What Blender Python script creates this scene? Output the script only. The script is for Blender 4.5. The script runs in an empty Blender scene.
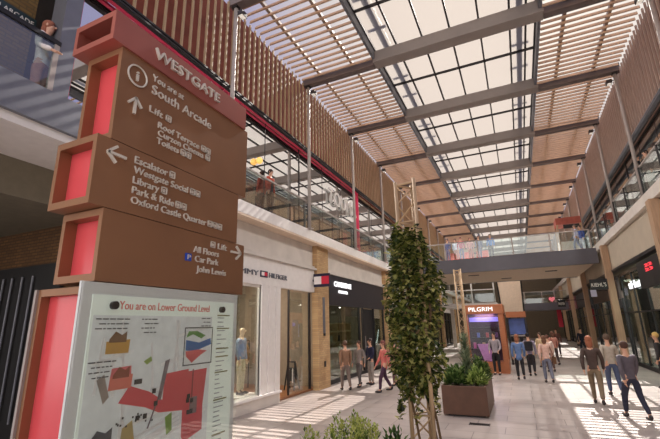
import bpy, math, random
import numpy as np
from mathutils import Vector, Matrix
random.seed(7)
S = bpy.context.scene
COL = S.collection
PI = math.pi
R = math.radians

# ------------------------------------------------------------------ camera
cam = bpy.data.cameras.new('camera'); camo = bpy.data.objects.new('camera', cam); COL.objects.link(camo)
yaw, pitch, roll = R(-24.65), R(15.03), R(-1.345)
f = Vector((math.sin(yaw)*math.cos(pitch), math.cos(yaw)*math.cos(pitch), math.sin(pitch)))
r = Vector((math.cos(yaw), -math.sin(yaw), 0)); u = r.cross(f)
r, u = math.cos(roll)*r + math.sin(roll)*u, -math.sin(roll)*r + math.cos(roll)*u
M = Matrix((r, u, -f)).transposed().to_4x4(); M.translation = (0, 0, 2.2)
camo.matrix_world = M
cam.sensor_fit = 'HORIZONTAL'; cam.sensor_width = 36; cam.lens = 398/660*36
cam.clip_start = .05; cam.clip_end = 400
S.camera = camo

# ------------------------------------------------------------------ light
S.view_settings.view_transform = 'Standard'; S.view_settings.look = 'None'
S.view_settings.gamma = 1; S.view_settings.use_curve_mapping = False
S.view_settings.exposure = 1.42
S.cycles.use_denoising = True
S.cycles.max_bounces = 10; S.cycles.transparent_max_bounces = 16
S.cycles.diffuse_bounces = 5
S.cycles.sample_clamp_indirect = 6
W = bpy.data.worlds.new('sky'); S.world = W; W.use_nodes = True
nt = W.node_tree; nt.nodes.clear()
out = nt.nodes.new('ShaderNodeOutputWorld'); bg = nt.nodes.new('ShaderNodeBackground')
tc = nt.nodes.new('ShaderNodeTexCoord'); dot = nt.nodes.new('ShaderNodeVectorMath'); dot.operation = 'DOT_PRODUCT'
SAZ, SEL = R(4), R(42)
sd = Vector((math.sin(SAZ)*math.cos(SEL), math.cos(SAZ)*math.cos(SEL), math.sin(SEL)))
dot.inputs[1].default_value = sd
rmp = nt.nodes.new('ShaderNodeValToRGB')
e = rmp.color_ramp.elements
e[0].position = .30; e[0].color = (.72, .68, .66, 1)
e[1].position = 1.; e[1].color = (.44, .40, .35, 1)
for p_, c_ in ((.42, (.45, .43, .46)), (.62, (.14, .135, .23)), (.84, (.12, .115, .19)), (.93, (.16, .147, .20)), (.97, (.27, .245, .24))):
    x_ = e.new(p_); x_.color = c_+(1,)
mr = nt.nodes.new('ShaderNodeMapRange'); mr.inputs['From Min'].default_value = -1
nt.links.new(tc.outputs['Generated'], dot.inputs[0]); nt.links.new(dot.outputs['Value'], mr.inputs['Value']); nt.links.new(mr.outputs[0], rmp.inputs[0])
nt.links.new(rmp.outputs[0], bg.inputs[0]); nt.links.new(bg.outputs[0], out.inputs[0])
bg.inputs[1].default_value = 1.0
sun = bpy.data.lights.new('sun', 'SUN'); sun.energy = 4.3; sun.angle = R(.3); sun.color = (1, .92, .84)
suno = bpy.data.objects.new('sun', sun); COL.objects.link(suno)
suno.rotation_euler = (-sd).to_track_quat('-Z', 'Y').to_euler()

# ------------------------------------------------------------------ helpers
def tag(o, label=None, cat=None, group=None, kind=None):
    if label: o['label'] = label
    if cat: o['category'] = cat
    if group: o['group'] = group
    if kind: o['kind'] = kind
    return o

def thing(name, label, cat, loc=(0, 0, 0), group=None, rz=0):
    o = bpy.data.objects.new(name, None); COL.objects.link(o)
    o.location = loc; o.rotation_euler = (0, 0, rz); o.empty_display_size = .1
    return tag(o, label, cat, group)

def dup(o, loc, label=None, group=None, rz=None):
    c = o.copy(); COL.objects.link(c); c.location = loc
    if rz is not None: c.rotation_euler = (0, 0, rz)
    if label: c['label'] = label
    if group: c['group'] = group
    for ch in list(o.children):
        d = ch.copy(); COL.objects.link(d); d.parent = c
        for g in list(ch.children):
            h = g.copy(); COL.objects.link(h); h.parent = d
    return c

class MB:
    def __init__(s): s.v = []; s.f = []
    def add(s, vs, fs):
        n = len(s.v); s.v += [tuple(p) for p in vs]; s.f += [tuple(n+i for i in q) for q in fs]; return s
    def box(s, x0, x1, y0, y1, z0, z1):
        return s.hexa([(x0,y0,z0),(x1,y0,z0),(x1,y1,z0),(x0,y1,z0),(x0,y0,z1),(x1,y0,z1),(x1,y1,z1),(x0,y1,z1)])
    def hexa(s, p):
        return s.add(p, [(0,3,2,1),(4,5,6,7),(0,1,5,4),(1,2,6,5),(2,3,7,6),(3,0,4,7)])
    def tube(s, a, b, ra, rb=None, n=8):
        rb = ra if rb is None else rb
        a = Vector(a); b = Vector(b); d = (b-a).normalized()
        x = d.orthogonal().normalized(); y = d.cross(x)
        vs = []
        for c, rr in ((a, ra), (b, rb)):
            for k in range(n):
                t = 2*PI*k/n; vs.append(c + x*math.cos(t)*rr + y*math.sin(t)*rr)
        fs = [(k, (k+1) % n, n+(k+1) % n, n+k) for k in range(n)]
        fs += [tuple(range(n))[::-1], tuple(range(n, 2*n))]
        return s.add(vs, fs)
    def ball(s, c, rx, ry=None, rz=None, n=10, m=7):
        ry = rx if ry is None else ry; rz = rx if rz is None else rz
        vs = [(c[0], c[1], c[2]-rz)]; fs = []
        for i in range(1, m):
            t = PI*i/m - PI/2
            for k in range(n):
                p = 2*PI*k/n
                vs.append((c[0]+rx*math.cos(t)*math.cos(p), c[1]+ry*math.cos(t)*math.sin(p), c[2]+rz*math.sin(t)))
        vs.append((c[0], c[1], c[2]+rz)); L = len(vs)-1
        for k in range(n): fs.append((0, 1+(k+1) % n, 1+k))
        for i in range(m-2):
            for k in range(n):
                a = 1+i*n+k; b = 1+i*n+(k+1) % n; fs.append((a, b, b+n, a+n))
        for k in range(n): fs.append((L, L-n+k, L-n+(k+1) % n))
        return s.add(vs, fs)
    def prism(s, pts, ax, a, b):
        """polygon pts (2d) extruded along axis ax from a to b"""
        def mk(p, v):
            if ax == 0: return (v, p[0], p[1])
            if ax == 1: return (p[0], v, p[1])
            return (p[0], p[1], v)
        n = len(pts)
        vs = [mk(p, a) for p in pts] + [mk(p, b) for p in pts]
        return s.add(vs, [tuple(range(n)), tuple(range(n, 2*n))[::-1]] + [(k, n+k, n+(k+1) % n, (k+1) % n) for k in range(n)])
    def build(s, name, mat, parent=None, smooth=False, bevel=0, kind=None, local=False):
        off = Vector((0, 0, 0))
        if parent is not None and not local:
            q = parent
            while q is not None: off += Vector(q.location); q = q.parent
        me = bpy.data.meshes.new(name)
        me.from_pydata([(p[0]-off.x, p[1]-off.y, p[2]-off.z) for p in s.v], [], s.f)
        me.validate(); 
        import bmesh
        bm = bmesh.new(); bm.from_mesh(me); bmesh.ops.recalc_face_normals(bm, faces=bm.faces); bm.to_mesh(me); bm.free()
        if smooth: me.polygons.foreach_set('use_smooth', [True]*len(me.polygons))
        me.materials.append(mat)
        o = bpy.data.objects.new(name, me); COL.objects.link(o)
        if parent is not None: o.parent = parent
        if bevel:
            b = o.modifiers.new('bevel', 'BEVEL'); b.width = bevel; b.segments = 2; b.limit_method = 'ANGLE'
        if kind: o['kind'] = kind
        return o

def struct(name, mb, mat): return mb.build(name, mat, kind='structure')

MATS = {}
def mat(name, col, rough=.6, metal=0, var=.12, scale=6, bump=0, spec=.5, emit=None, estr=0, stretch=None):
    if name in MATS: return MATS[name]
    m = bpy.data.materials.new(name); m.use_nodes = True; MATS[name] = m
    n = m.node_tree.nodes; l = m.node_tree.links; b = n['Principled BSDF']
    b.inputs['Roughness'].default_value = rough; b.inputs['Metallic'].default_value = metal
    b.inputs['Specular IOR Level'].default_value = spec
    if var or bump:
        t = n.new('ShaderNodeTexCoord'); mp = n.new('ShaderNodeMapping')
        if stretch: mp.inputs['Scale'].default_value = stretch
        nz = n.new('ShaderNodeTexNoise'); nz.inputs['Scale'].default_value = scale; nz.inputs['Detail'].default_value = 4
        l.new(t.outputs['Object'], mp.inputs[0]); l.new(mp.outputs[0], nz.inputs['Vector'])
        rp = n.new('ShaderNodeValToRGB'); ee = rp.color_ramp.elements
        ee[0].position = .3; ee[1].position = .7
        ee[0].color = tuple(c*(1-var) for c in col)+(1,); ee[1].color = tuple(min(1, c*(1+var)) for c in col)+(1,)
        l.new(nz.outputs['Fac'], rp.inputs[0]); l.new(rp.outputs[0], b.inputs['Base Color'])
        if bump:
            bp = n.new('ShaderNodeBump'); bp.inputs['Strength'].default_value = bump; bp.inputs['Distance'].default_value = .02
            l.new(nz.outputs['Fac'], bp.inputs['Height']); l.new(bp.outputs[0], b.inputs['Normal'])
    else:
        b.inputs['Base Color'].default_value = tuple(col)+(1,)
    if emit:
        b.inputs['Emission Color'].default_value = tuple(emit)+(1,); b.inputs['Emission Strength'].default_value = estr
    return m

def srgb(a, b, c):
    g = lambda x: (x/255/12.92) if x/255 <= .04045 else ((x/255+.055)/1.055)**2.4
    return (g(a), g(b), g(c))

def brick_mat(name, c1, c2, mortar, sx, sy, ax='YZ', rough=.8, off=.5, gap=.012, bump=.3, spec=.3):
    m = bpy.data.materials.new(name); m.use_nodes = True
    n = m.node_tree.nodes; l = m.node_tree.links; b = n['Principled BSDF']
    t = n.new('ShaderNodeTexCoord'); sp = n.new('ShaderNodeSeparateXYZ'); cb = n.new('ShaderNodeCombineXYZ')
    l.new(t.outputs['Object'], sp.inputs[0])
    l.new(sp.outputs[ax[0]], cb.inputs[0]); l.new(sp.outputs[ax[1]], cb.inputs[1])
    br = n.new('ShaderNodeTexBrick'); l.new(cb.outputs[0], br.inputs[0])
    br.offset = off; br.inputs['Scale'].default_value = 1
    br.inputs['Brick Width'].default_value = sx; br.inputs['Row Height'].default_value = sy
    br.inputs['Mortar Size'].default_value = gap; br.inputs['Bias'].default_value = 0
    br.inputs['Color1'].default_value = c1+(1,); br.inputs['Color2'].default_value = c2+(1,); br.inputs['Mortar'].default_value = mortar+(1,)
    nz = n.new('ShaderNodeTexNoise'); nz.inputs['Scale'].default_value = 1.3; nz.inputs['Detail'].default_value = 6
    l.new(t.outputs['Object'], nz.inputs['Vector'])
    mx = n.new('ShaderNodeMix'); mx.data_type = 'RGBA'; mx.blend_type = 'MULTIPLY'; mx.inputs[0].default_value = .35
    l.new(br.outputs['Color'], mx.inputs[6]); l.new(nz.outputs['Color'], mx.inputs[7]); 
    hs = n.new('ShaderNodeHueSaturation'); hs.inputs['Saturation'].default_value = .0; hs.inputs['Value'].default_value = 1.7
    l.new(nz.outputs['Color'], hs.inputs['Color']); l.new(hs.outputs[0], mx.inputs[7])
    l.new(mx.outputs[2], b.inputs['Base Color'])
    b.inputs['Roughness'].default_value = rough; b.inputs['Specular IOR Level'].default_value = spec
    bp = n.new('ShaderNodeBump'); bp.inputs['Strength'].default_value = bump; bp.inputs['Distance'].default_value = .01; bp.invert = True
    l.new(br.outputs['Fac'], bp.inputs['Height']); l.new(bp.outputs[0], b.inputs['Normal'])
    return m

def glass_mat(name, tint=(.9, .95, .93), refl=.12, rough=.01, fres=True):
    m = bpy.data.materials.new(name); m.use_nodes = True; n = m.node_tree.nodes; l = m.node_tree.links; n.clear()
    o = n.new('ShaderNodeOutputMaterial'); t = n.new('ShaderNodeBsdfTransparent'); t.inputs[0].default_value = tint+(1,)
    g = n.new('ShaderNodeBsdfGlossy'); g.inputs['Roughness'].default_value = rough; g.inputs[0].default_value = (.95, .97, .97, 1)
    mx = n.new('ShaderNodeMixShader')
    if fres:
        lw = n.new('ShaderNodeLayerWeight'); lw.inputs['Blend'].default_value = .5
        mr = n.new('ShaderNodeMapRange'); mr.inputs['To Min'].default_value = refl; mr.inputs['To Max'].default_value = min(1, refl+.6)
        pw = n.new('ShaderNodeMath'); pw.operation = 'POWER'; pw.inputs[1].default_value = 3
        l.new(lw.outputs['Facing'], pw.inputs[0]); l.new(pw.outputs[0], mr.inputs['Value']); l.new(mr.outputs[0], mx.inputs[0])
    else: mx.inputs[0].default_value = refl
    l.new(t.outputs[0], mx.inputs[1]); l.new(g.outputs[0], mx.inputs[2]); l.new(mx.outputs[0], o.inputs[0])
    return m

def leaf_mat(name, cols, rough=.45, trans=.35):
    m = bpy.data.materials.new(name); m.use_nodes = True; n = m.node_tree.nodes; l = m.node_tree.links; n.clear()
    o = n.new('ShaderNodeOutputMaterial'); g = n.new('ShaderNodeNewGeometry'); rp = n.new('ShaderNodeValToRGB')
    el = rp.color_ramp.elements
    el[0].position = 0; el[0].color = cols[0]+(1,); el[1].position = 1; el[1].color = cols[-1]+(1,)
    for k in range(1, len(cols)-1): x = el.new(k/(len(cols)-1)); x.color = cols[k]+(1,)
    b = n.new('ShaderNodeBsdfPrincipled'); b.inputs['Roughness'].default_value = rough
    t = n.new('ShaderNodeBsdfTranslucent'); mx = n.new('ShaderNodeMixShader'); mx.inputs[0].default_value = trans
    l.new(g.outputs['Random Per Island'], rp.inputs[0]); l.new(rp.outputs[0], b.inputs['Base Color']); l.new(rp.outputs[0], t.inputs[0])
    l.new(b.outputs[0], mx.inputs[1]); l.new(t.outputs[0], mx.inputs[2]); l.new(mx.outputs[0], o.inputs[0])
    return m

def text(name, s, m, parent, y0, y1, z, cap, plane, d=.008, face='+X', label=None):
    """letters on a face: y0..y1 along the reading direction, z baseline, plane = coordinate of the face"""
    cu = bpy.data.curves.new(name, 'FONT'); cu.body = s; cu.size = 1; cu.extrude = .5; cu.resolution_u = 3
    to = bpy.data.objects.new(name, cu); COL.objects.link(to)
    bpy.context.view_layer.update()
    me = bpy.data.meshes.new_from_object(to.evaluated_get(bpy.context.evaluated_depsgraph_get()))
    bpy.data.objects.remove(to); bpy.data.curves.remove(cu)
    co = np.zeros(len(me.vertices)*3); me.vertices.foreach_get('co', co); co = co.reshape(-1, 3)
    x0, x1 = co[:, 0].min(), co[:, 0].max()
    w = y1-y0
    a = (co[:, 0]-x0)/(x1-x0)*w; zz = co[:, 1]*cap/.70; dd = co[:, 2]*d
    if face == '+X': P = np.stack([plane+d/2+dd, y0+a, z+zz], 1)
    elif face == '-X': P = np.stack([plane-d/2-dd, y0+a, z+zz], 1)
    else: P = np.stack([y0+a, plane-d/2-dd, z+zz], 1)
    off = Vector((0, 0, 0)); q = parent
    while q is not None: off += Vector(q.location); q = q.parent
    P -= np.array(off)
    me.vertices.foreach_set('co', P.ravel()); me.update(); me.name = name
    me.materials.clear(); me.materials.append(m)
    o = bpy.data.objects.new(name, me); COL.objects.link(o); o.parent = parent
    if label: o['label'] = label
    return o

ORD = ['nearest', 'second', 'third', 'fourth', 'fifth', 'sixth', 'seventh', 'eighth', 'ninth', 'tenth', 'eleventh', 'twelfth', 'thirteenth', 'fourteenth']

# ------------------------------------------------------------------ materials
M_floor = brick_mat('stone_paving', srgb(176,164,158), srgb(162,151,147), srgb(112,103,99), 1.2, .6, 'XY', rough=.34, gap=.008, bump=.12, spec=.5)
M_brick_tan = brick_mat('tan_brick', srgb(200,166,122), srgb(182,146,106), srgb(166,140,110), .22, .075, 'YZ', rough=.75, gap=.006)
M_brick_up = brick_mat('brown_brick', srgb(128,100,58), srgb(112,86,50), srgb(98,80,52), .22, .075, 'YZ')
M_brick_dark = brick_mat('dark_brick', srgb(104,74,44), srgb(86,60,36), srgb(70,50,34), .22, .075, 'XZ')
M_white = mat('painted_white', srgb(234,229,225), .5, var=.04)
M_stone = mat('pale_stone', srgb(212,204,196), .7, var=.08, scale=2)
M_stoneR = mat('beige_panel', srgb(182,168,150), .7, var=.06, scale=2)
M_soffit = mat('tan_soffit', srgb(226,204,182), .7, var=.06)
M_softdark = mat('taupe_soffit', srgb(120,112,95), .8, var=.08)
M_grey = mat('grey_metal', srgb(118,120,128), .45, .35, var=.06)
M_beam = mat('beam_grey', srgb(150,140,135), .6, .0, var=.06, scale=2)
M_girder = mat('girder_brown', srgb(112,100,98), .6, 0, var=.06)
M_bridge = mat('bridge_grey', srgb(92,90,98), .6, 0, var=.06, scale=2)
M_steel = mat('pole_steel', srgb(168,158,152), .6, .1, var=.05)
M_darkmetal = mat('dark_metal', srgb(48,44,46), .45, .4, var=.1)
M_black = mat('matt_black', srgb(24,23,25), .5, var=.1)
M_slat = mat('oak_slat', srgb(192,160,130), .6, var=.14, scale=3, stretch=(1, 8, 8))
M_fin = mat('bronze_fin', srgb(172,146,116), .6, 0, spec=.25, var=.14, scale=5, stretch=(6, 6, .6))
M_finback = mat('oxblood_board', srgb(112,58,48), .9, var=.2, scale=2, spec=.02)
M_finbackR = mat('brown_board', srgb(140,112,102), .9, var=.15, scale=2, spec=.02)
M_pink = mat('pink_trim', srgb(232,58,100), .4, var=.03)
M_pinkp = mat('pink_panel', srgb(226,86,92), .22, var=.03)
M_bronze = mat('bronze_sheet', srgb(152,110,80), .42, .25, var=.1, scale=2.5)
M_bronzer = mat('red_bronze_sheet', srgb(172,100,88), .4, .25, var=.08, scale=2.5)
M_bronzed = mat('bronze_inside', srgb(66,40,36), .6, .1, var=.1)
M_letter = mat('brushed_letter', srgb(232,226,214), .35, .1, var=.03)
M_wood = mat('shop_wood', srgb(140,92,58), .4, var=.18, scale=3, stretch=(8, 1, 1))
M_interior = mat('shop_wall', srgb(142,128,112), .8, var=.08)
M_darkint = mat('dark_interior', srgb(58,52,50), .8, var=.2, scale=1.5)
M_orange = mat('orange_timber', srgb(172,102,62), .45, var=.14, scale=4, stretch=(1, 1, 6))
M_tan = mat('tan_column', srgb(172,140,112), .55, var=.12, scale=3, stretch=(6, 6, .6))
M_planter = mat('rust_planter', srgb(96,66,50), .5, .2, var=.16, scale=4)
M_soil = mat('soil', srgb(52,40,30), .95, var=.3, scale=20)
M_trellis = mat('trellis_steel', srgb(196,166,130), .4, .2, var=.08)
M_glass = glass_mat('clear_glass', (.93, .96, .95), .07)
M_balg = glass_mat('balustrade_glass', (.88, .94, .92), .10)
M_coat = glass_mat('coated_shop_glass', (.35, .37, .37), .88, fres=False)
M_coatR = glass_mat('tinted_shop_glass', (.55, .62, .60), .6, fres=False)
M_dglass = glass_mat('dark_shop_glass', (.62, .70, .66), .10)
M_lampw = mat('warm_lamp', (1, .9, .75), .5, var=0, emit=(1, .82, .6), estr=9)
M_signw = mat('lit_white_letters', (1, 1, 1), .5, var=0, emit=(.95, .96, 1), estr=.45)
M_red = mat('lit_red_letters', (1, .1, .1), .5, var=0, emit=(1, .04, .07), estr=.4)
M_navy = mat('flag_navy', srgb(30,26,58), .5, var=.03)
M_fred = mat('flag_red', srgb(214,32,62), .5, var=.03)
M_fwhite = mat('flag_white', srgb(240,234,230), .5, var=.02)

m = bpy.data.materials.new('milky_rooflight'); m.use_nodes = True; n = m.node_tree.nodes; l = m.node_tree.links; n.clear()
o = n.new('ShaderNodeOutputMaterial'); tl = n.new('ShaderNodeBsdfTranslucent'); tl.inputs[0].default_value = (.43, .405, .37, 1)
tp = n.new('ShaderNodeBsdfTransparent'); tp.inputs[0].default_value = (.96, .95, .95, 1)
mx = n.new('ShaderNodeMixShader'); mx.inputs[0].default_value = .28
l.new(tl.outputs[0], mx.inputs[1]); l.new(tp.outputs[0], mx.inputs[2]); l.new(mx.outputs[0], o.inputs[0])
M_rooflight = m
M_ivy = leaf_mat('ivy_leaf', [srgb(36,48,24), srgb(66,82,36), srgb(98,110,50), srgb(146,146,72), srgb(214,206,132)])
M_bush = leaf_mat('bush_leaf', [srgb(64,84,38), srgb(112,136,64), srgb(158,176,92), srgb(204,214,134)])
M_shrub = leaf_mat('shrub_leaf', [srgb(36,56,28), srgb(62,90,42), srgb(96,122,62), srgb(142,158,96)])
M_lime = leaf_mat('lime_tip', [srgb(150,160,70), srgb(214,216,126)])
M_spike = leaf_mat('spike_leaf', [srgb(76,90,70), srgb(124,138,108), srgb(168,178,146)])

# ------------------------------------------------------------------ SETTING
YE = 64                                   # far end of the arcade
LZ, RZ = 5.65, 6.47                       # upper floor levels, left and right
struct('floor', MB().box(-22, 14, -8, YE+6, -.2, 0), M_floor)
# left side
struct('floor_upper_left', MB().box(-11, -6.6, -6, YE, LZ-.35, LZ), M_white)
struct('trim_1', MB().box(-6.62, -6.52, -6, 4.6, LZ-.2, LZ+.40), M_grey)          # grey upstand on the nearest balcony edge
struct('trim_2', MB().box(-6.66, -6.6, 4.6, YE, LZ-.42, LZ-.36).box(-7.05, -6.66, 5.6, YE, LZ-.40, LZ-.351), M_soffit)
struct('wall_left', MB().box(-7.3, -7.06, 5.55, YE, 4.45, LZ-.4), M_stone)
struct('wall_left_passage', MB().box(-20, -7.2, 5.5, 5.8, 0, 4.6), M_brick_dark)
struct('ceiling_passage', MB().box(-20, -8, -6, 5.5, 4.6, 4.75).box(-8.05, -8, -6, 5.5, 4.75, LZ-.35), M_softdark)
struct('wall_passage_end', MB().box(-20.2, -20, -6, 5.8, 0, 4.7), M_brick_dark)
struct('wall_upper_left', MB().box(-8.0, -7.5, -6, 3.35, LZ, 12), M_brick_up)
struct('trim_3', MB().box(-7.0, -6.62, 3.38, 3.66, LZ, 12.2), M_grey)              # grey post
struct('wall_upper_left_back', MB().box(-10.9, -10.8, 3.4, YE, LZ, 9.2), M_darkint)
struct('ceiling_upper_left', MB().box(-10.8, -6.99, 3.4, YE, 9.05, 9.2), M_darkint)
# right side
struct('floor_upper_right', MB().box(4.5, 10, -6, YE, RZ-.39, RZ), M_stone)
struct('wall_right', MB().box(4.68, 4.9, -6, YE, 4.72, RZ-.4), M_stoneR)
struct('trim_4', MB().box(4.62, 4.9, -6, YE, 4.60, 4.72), M_darkmetal)
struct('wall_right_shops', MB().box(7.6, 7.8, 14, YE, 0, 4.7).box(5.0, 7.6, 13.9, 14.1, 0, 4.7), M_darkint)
struct('wall_right_near', MB().box(5.0, 5.2, -6, 13.9, 0, 4.7), M_stoneR)
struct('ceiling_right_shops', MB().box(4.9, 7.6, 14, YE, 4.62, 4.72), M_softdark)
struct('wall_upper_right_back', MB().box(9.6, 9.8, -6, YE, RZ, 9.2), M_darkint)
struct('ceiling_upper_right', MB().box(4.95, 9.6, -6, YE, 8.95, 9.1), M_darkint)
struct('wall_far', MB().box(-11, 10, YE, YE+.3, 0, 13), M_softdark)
# left shop shells
struct('wall_left_shops', MB().box(-11, -10.8, 5.8, YE, 0, 4.4).box(-10.8, -7.25, 14.05, 14.2, 0, 4.4).box(-10.8, -7.25, 23.1, 23.25, 0, 4.4)
       .box(-10.8, -7.25, 32, 32.15, 0, 4.4).box(-10.8, -7.25, 41, 41.15, 0, 4.4), M_interior)
struct('ceiling_left_shops', MB().box(-10.8, -7.2, 5.8, YE, 4.3, 4.42), M_white)
struct('floor_shop_left', MB().box(-10.8, -7.12, 5.8, 14.55, 0, .06), M_wood)

# ------------------------------------------------------------------ ROOF
PITCH = 4.62; Y0 = 7.9; NB = 12
def beam_y(k): return Y0 + PITCH*k
b = thing('roof_beam', '', 'beam', (0, Y0, 11.66))
MB().box(-3.75, 1.9, Y0-.24, Y0+.24, 11.6, 12.06).build('box_girder', M_beam, b, bevel=.02)
MB().box(-6.75, -3.75, Y0-.14, Y0+.14, 11.56, 11.9).build('side_girder', M_girder, b)
MB().box(1.9, 4.75, Y0-.14, Y0+.14, 11.56, 11.9).build('side_girder', M_girder, b)
b['label'] = 'grey roof beam crossing under the rooflight, nearest of the row'; b['group'] = 'roof beams across the arcade'
for k in range(1, NB+1):
    dup(b, (0, beam_y(k), 11.66), f'grey roof beam crossing under the rooflight, {ORD[min(k,11)]} from the camera' if k < 12 else 'grey roof beam crossing under the rooflight, farthest of the row')

g = thing('rooflight', 'milky glazed rooflight bay behind the nearest roof beam, grid of dark bars', 'skylight', (0, Y0, 12.1), 'rooflight bays')
MB().box(-3.65, 1.75, Y0+.0, Y0+PITCH, 12.15, 12.17).build('glass', M_rooflight, g)
fr = MB()
for x in (-3.65, -2.83, -1.9, -.95, 0, .95, 1.45, 1.75): fr.box(x-.03, x+.03, Y0, Y0+PITCH, 12.06, 12.15)
fr.box(-3.65, 1.75, Y0+PITCH/2-.03, Y0+PITCH/2+.03, 12.06, 12.145)
fr.build('glazing_bars', M_darkmetal, g)
MB().box(-3.75, -3.66, Y0, Y0+PITCH, 11.72, 12.2).build('kerb', M_grey, g)
MB().box(1.76, 1.85, Y0, Y0+PITCH, 11.72, 12.2).build('kerb', M_grey, g)
lad = MB()
for x in (-3.2, 1.28):
    lad.box(x-.09, x+.09, Y0, Y0+PITCH, 12.35, 12.5)
    for j in range(3): lad.box(x-.35, x+.3, Y0+.7+j*1.5, Y0+.76+j*1.5, 12.38, 12.46)
lad.build('walkway_rail', mat('walkway_blue', srgb(120,128,190), .5), g)
for k in range(1, NB): dup(g, (0, beam_y(k), 12.1), f'milky glazed rooflight bay of dark bars, {ORD[k]} bay from the camera')

SL = .29
def slat_panel(x0, x1, side):
    t = thing('slatted_ceiling_panel', f'timber slatted ceiling panel {side} of the rooflight, nearest bay', 'ceiling panel', (0, Y0, 11.7), f'slatted ceiling panels {side} of the rooflight')
    s = MB(); nn = int((PITCH-.2)/SL)
    for j in range(nn):
        y = Y0+.25+j*SL
        s.hexa([(x0,y,11.7),(x1,y,11.7),(x1,y+.05,11.7),(x0,y+.05,11.7),(x0,y+.035,11.81),(x1,y+.035,11.81),(x1,y+.085,11.81),(x0,y+.085,11.81)])
    s.build('slats', M_slat, t)
    p = MB()
    for x in (x0+.25*(x1-x0), x0+.72*(x1-x0)): p.box(x-.05, x+.05, Y0+.1, Y0+PITCH-.1, 11.82, 11.94)
    p.build('purlins', M_beam, t)
    for k in range(1, NB): dup(t, (0, beam_y(k), 11.7), f'timber slatted ceiling panel {side} of the rooflight, {ORD[k]} bay from the camera')
slat_panel(-6.7, -3.76, 'left'); slat_panel(1.86, 4.68, 'right')

FP = PITCH/17
def fin_screen(x, sgn, side, mback, k0, mfin):
    t = thing('fin_screen', f'vertical bronze fin screen on the {side} wall under the roof, nearest bay', 'screen', (0, Y0, 8.9), f'fin screens on the {side} wall')
    s = MB()
    for j in range(17):
        y = Y0+.08+j*FP
        s.box(min(x, x-sgn*.06), max(x, x-sgn*.06), y, y+.045, 8.95, 11.68)
    s.build('fins', mfin, t)
    MB().box(min(x-sgn*.28, x-sgn*.32), max(x-sgn*.28, x-sgn*.32), Y0, Y0+PITCH, 8.92, 11.9).build('backing_board', mback, t)
    q = MB()
    for z0, z1, o_ in ((8.80, 8.84, .02), (8.90, 8.95, .0)):
        a, c = x+sgn*o_, x-sgn*.10; q.box(min(a, c), max(a, c), Y0, Y0+PITCH, z0, z1)
    q.build('bottom_rail', M_grey if sgn < 0 else M_darkmetal, t)
    for k in range(k0, NB):
        if k == 0: continue
        nm = ORD[k-k0]
        dup(t, (0, beam_y(k), 8.9), f'vertical bronze fin screen on the {side} wall under the roof, {nm} bay from the camera')
    if k0 < 0: t['label'] = f'vertical bronze fin screen on the {side} wall under the roof, second bay from the camera'
fin_screen(-6.7, 1, 'left', M_finback, -1, M_fin)
fin_screen(4.7, -1, 'right', M_finbackR, 0, mat('taupe_fin', srgb(170,148,136), .5, .1, var=.12, scale=5, stretch=(6, 6, .6)))

def poles(x, z0, side, ks):
    t = None
    for i, k in enumerate(ks):
        lab = f'slim steel support pole on the {side} balcony edge, {ORD[i]} from the camera'
        if t is None:
            t = thing('support_pole', lab, 'pole', (x, beam_y(k), z0), f'support poles along the {side} balcony')
            y = beam_y(k)
            MB().tube((x, y, z0), (x, y, 11.66), .062, n=12).build('shaft', M_steel, t, smooth=True)
            MB().box(x-.11, x+.11, y-.11, y+.11, z0, z0+.03).build('base_plate', M_steel, t)
            MB().box(x-.09, x+.09, y-.09, y+.09, 11.5, 11.64).build('head_bracket', M_darkmetal, t)
        else: dup(t, (x, beam_y(k), z0), lab)
M_floodlens = mat('flood_lens', (.9, .88, .82), .3, var=0, emit=(1, .93, .82), estr=.15)
def flood(x, y, sx, side, i):
    t = thing('floodlight', f'small dark floodlight atop a {side} support pole, {ORD[i]} from the camera', 'lamp', (x, y, 11.2), f'floodlights on the {side} poles')
    MB().tube((x+.06*sx, y, 11.25), (x+.3*sx, y, 11.3), .02).build('bracket', M_darkmetal, t)
    MB().box(x+.24*sx-.09, x+.24*sx+.09, y-.12, y+.12, 11.12, 11.27).build('housing', M_darkmetal, t)
    MB().box(x+.24*sx-.07, x+.24*sx+.07, y-.1, y+.1, 11.11, 11.119).build('lens', M_floodlens, t)
    L = bpy.data.lights.new('fill_spot', 'SPOT'); L.energy = FILL_POWER; L.spot_size = R(92); L.spot_blend = .35; L.color = (1, .95, .88); L.shadow_soft_size = .12  # spot added as fill for the shaded areas; the fixture itself looks unlit
    o = bpy.data.objects.new('fill_spot', L); COL.objects.link(o); o.location = (.24*sx, 0, -.12); o.rotation_euler = (0, R(-50)*sx, 0); o.parent = t
FILL_POWER = 420
for i in range(9):
    flood(-6.57, beam_y(i), 1, 'left', i)
    if i < 8: flood(4.56, beam_y(i+1), -1, 'right', i)
poles(-6.57, LZ, 'left', range(0, 9)); poles(4.56, RZ, 'right', range(1, 10))

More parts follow.
